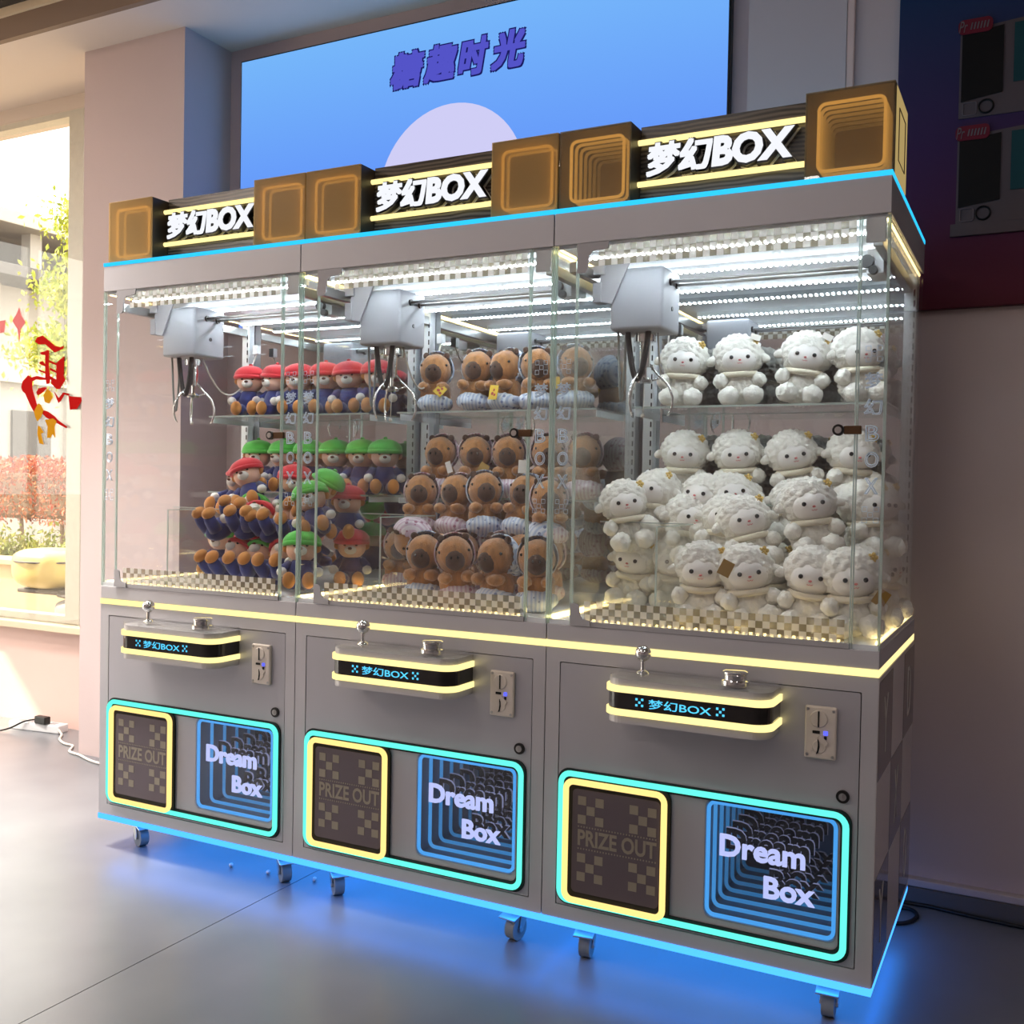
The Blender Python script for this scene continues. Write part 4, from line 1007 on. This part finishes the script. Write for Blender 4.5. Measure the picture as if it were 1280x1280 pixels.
off = Matrix.Translation((4.55, -1.1205, -2.0))
for v in PINK:
    q = MB().prism(v, 1.119, 1.1205); q.bm.transform(off); q.build('star_shape', M['decal_pink'], dp)

# ------------------------------------------------------------------ outdoors
GZ = -0.16
gp = MB().box(-90, 60, 1.31, 90, GZ - 0.2, GZ).box(-90, -7.21, -90, 1.31, GZ - 0.2, GZ).build('ground_outside', M['paving']); struct(gp)

def leaves(n, fn, size, rnd):
    bm = bmesh.new()
    for _ in range(n):
        p = Vector(fn(rnd)); e = Euler((rnd.uniform(0, 6.3), rnd.uniform(0, 6.3), rnd.uniform(0, 6.3))).to_matrix()
        s_ = size * rnd.uniform(0.6, 1.3)
        v = [bm.verts.new(p + e @ Vector(q)) for q in ((-s_ * .5, 0, 0), (0, -s_ * .25, s_ * .08), (s_ * .5, 0, 0), (0, s_ * .25, s_ * .08))]
        bm.faces.new(v)
    q = MB(); q._add(bm); return q

rnd = random.Random(3)
pw = MB().box(-13.5, -5.0, 4.50, 4.75, GZ, 0.40).box(-13.5, -5.0, 4.44, 4.80, 0.40, 0.46, 0.01).build('planter_wall', M['stone']); struct(pw)
hg = empty('clipped_hedge', (-9.2, 5.6, GZ)); props(hg, 'clipped red leaved hedge behind the low planter wall', 'hedge')
def in_hedge(r):
    while True:
        x, y, z = r.uniform(-3.6, 4.0), r.uniform(-0.30, 0.55), r.uniform(0.95, 1.68)
        if y < -0.2 or z > 1.5 or r.random() < 0.25: return (x, y, z + 0.05 * sin(x * 5))
o = leaves(16000, in_hedge, 0.05, rnd).build('foliage', M['leaf_red'], hg); o['kind'] = 'stuff'
for k in range(11):
    x = -3.4 + k * 0.7; MB().tube([(x, 0.1, 0.30), (x + 0.06, 0.05, 0.7), (x - 0.05, 0.1, 1.25)], [0.035, 0.028, 0.015], False, 7).build('stem', M['bark'], hg)
MB().box(-3.6, 4.0, 0.0, 0.45, 0.98, 1.52, 0.05).build('inner_growth', M['bark'], hg)
sb = empty('low_shrub', (-9.2, 5.02, GZ)); props(sb, 'low yellow green shrub under the red hedge', 'shrub')
o = leaves(5000, lambda r: (r.uniform(-3.6, 4.0), r.uniform(-0.13, 0.12), 0.60 + abs(r.gauss(0, 0.13))), 0.07, rnd).build('foliage', M['leaf_low'], sb); o['kind'] = 'stuff'
MB().box(-3.6, 4.0, -0.15, 0.10, 0.3, 0.60).build('soil', M['bark'], sb)
tr = empty('street_tree', (-9.6, 6.4, GZ)); props(tr, 'young street tree with yellow green leaves outside the window', 'tree')
MB().tube([(0, 0, 0), (0.05, 0, 1.2), (0.0, 0.05, 2.4), (0.08, 0, 4.4)], [0.09, 0.075, 0.06, 0.02], False, 10).build('trunk', M['bark'], tr, True)
cl = []
for k in range(16):
    a = rnd.uniform(0, 6.28); z = rnd.uniform(2.5, 4.9); rr = rnd.uniform(0.3, 1.0) * (1.25 - 0.32 * abs(z - 3.6))
    c = Vector((rr * cos(a), rr * sin(a), z)); cl.append(c)
    MB().tube([(0, 0.02, z - 0.6), c * 0.5 + Vector((0, 0, (z - 0.3) * 0.5)), c], [0.03, 0.02, 0.008], False, 6).build('branch', M['bark'], tr, True)
def in_tree(r):
    c = r.choice(cl); return c + Vector((r.gauss(0, 0.24), r.gauss(0, 0.24), r.gauss(0, 0.13)))
o = leaves(15000, in_tree, 0.085, rnd).build('foliage', M['leaf_green'], tr); o['kind'] = 'stuff'

bd = empty('street_building', (-20.0, 14.0, GZ)); props(bd, 'pale building with eaves and a recessed gallery across the street', 'building')
MB().box(-6, -0.3, -14, 20, 0, 5.9).build('wall', M['bld'], bd)
MB().box(-6, -1.2, -14, 20, 5.9, 7.0).build('gallery_recess', M['bld_dark'], bd)
MB().box(-6, 0.5, -14, 20, 6.95, 7.25, 0.02).build('roof_eave', M['bld'], bd)
MB().box(-0.3, 0.9, -14, 20, 5.75, 6.0, 0.02).build('canopy', M['bld_dark'], bd)
for k in range(11): MB().box(-0.25, 0.05, -13 + k * 3.0, -12.7 + k * 3.0, 6.0, 6.95).build('column', M['bld'], bd)
for k in range(14): MB().box(-0.3, -0.1, -13 + k * 2.2, -12.6 + k * 2.2, 0, 5.75).build('pilaster', M['bld'], bd)
MB().box(-0.3, 0.0, -14, 20, 3.6, 4.1).build('string_course', M['bld'], bd)
for k in range(14): MB().box(-0.29, -0.22, -12.2 + k * 2.2, -11.2 + k * 2.2, 1.0, 3.0).build('window', M['bld_dark'], bd)

# scooter parked by the window: only its top case, rail, seat and rear wheel show over the sill
st = empty('parked_scooter', (-5.20, 2.30, GZ)); props(st, 'parked scooter with a cream top case outside the window', 'scooter')
cs = MB().ell((-0.52, 0, 0.845), (0.265, 0.22, 0.165), 4)
for v in cs.bm.verts:
    d_ = Vector(((v.co.x + 0.52) / 0.265, v.co.y / 0.22, (v.co.z - 0.845) / 0.165))
    d_ = Vector([abs(a_) ** 0.62 * (1 if a_ > 0 else -1) for a_ in d_])
    v.co = Vector((-0.52 + d_.x * 0.255, d_.y * 0.21, 0.845 + d_.z * 0.15))
for v in cs.bm.verts:
    v.co.z = 0.845 + (v.co.z - 0.845) * (0.85 if v.co.z > 0.845 else 1.0); v.co.x += 0.0
    u = (v.co.z - 0.70) / 0.30; v.co.x = -0.52 + (v.co.x + 0.52) * (0.86 + 0.14 * min(1, max(0, u)))
tc_ = cs.build('top_case', M['scoot'], st, True)
MB().tube([(-0.52 + 0.268 * cos(2 * pi * k / 32), 0.222 * sin(2 * pi * k / 32), 0.885) for k in range(32)], 0.007, True, 6).build('case_seam', M['scoot_dark'], tc_, True)
MB().box(-0.72, -0.30, -0.12, 0.12, 0.665, 0.695, 0.01).tube([(-0.30, -0.12, 0.67), (-0.10, -0.14, 0.66), (0.05, -0.15, 0.70)], 0.014).tube([(-0.30, 0.12, 0.67), (-0.10, 0.14, 0.66), (0.05, 0.15, 0.70)], 0.014).build('luggage_rack', M['scoot_dark'], st)
o = MB().box(-0.16, 0.62, -0.15, 0.15, 0.70, 0.79, 0.035, 3).build('seat', M['seat'], st); smooth_angle(o)
o = MB().box(-0.35, 0.55, -0.14, 0.14, 0.45, 0.69, 0.06, 3, rot=(0, R(-8), 0)).build('rear_body', M['scoot_grey'], st); smooth_angle(o)
for x in (-0.20, 1.10):
    wv = MB().tube([(x + 0.20 * cos(2 * pi * k / 28), 0, 0.25 + 0.20 * sin(2 * pi * k / 28)) for k in range(28)], 0.05, True, 10).build('tyre', M['rubber'], st, True)
    MB().cyl((x, -0.03, 0.25), (x, 0.03, 0.25), 0.13, n=20).build('wheel_hub', M['scoot_grey'], st)
MB().tube([(-0.20 + 0.28 * cos(R(a)), 0, 0.25 + 0.28 * sin(R(a))) for a in range(20, 200, 15)], 0.03, False, 8).build('mudguard', M['scoot_grey'], st, True)
o = MB().box(0.45, 0.95, -0.15, 0.15, 0.26, 0.33, 0.03).build('footboard', M['scoot_dark'], st)
o = MB().box(0.88, 1.0, -0.20, 0.20, 0.30, 0.95, 0.04, 3, rot=(0, R(-12), 0)).build('leg_shield', M['scoot'], st); smooth_angle(o)
MB().cyl((1.06, 0, 0.30), (0.90, 0, 1.02), 0.025).tube([(0.86, -0.34, 1.05), (0.92, -0.1, 1.03), (0.92, 0.1, 1.03), (0.86, 0.34, 1.05)], 0.016).build('handlebar', M['scoot_dark'], st)
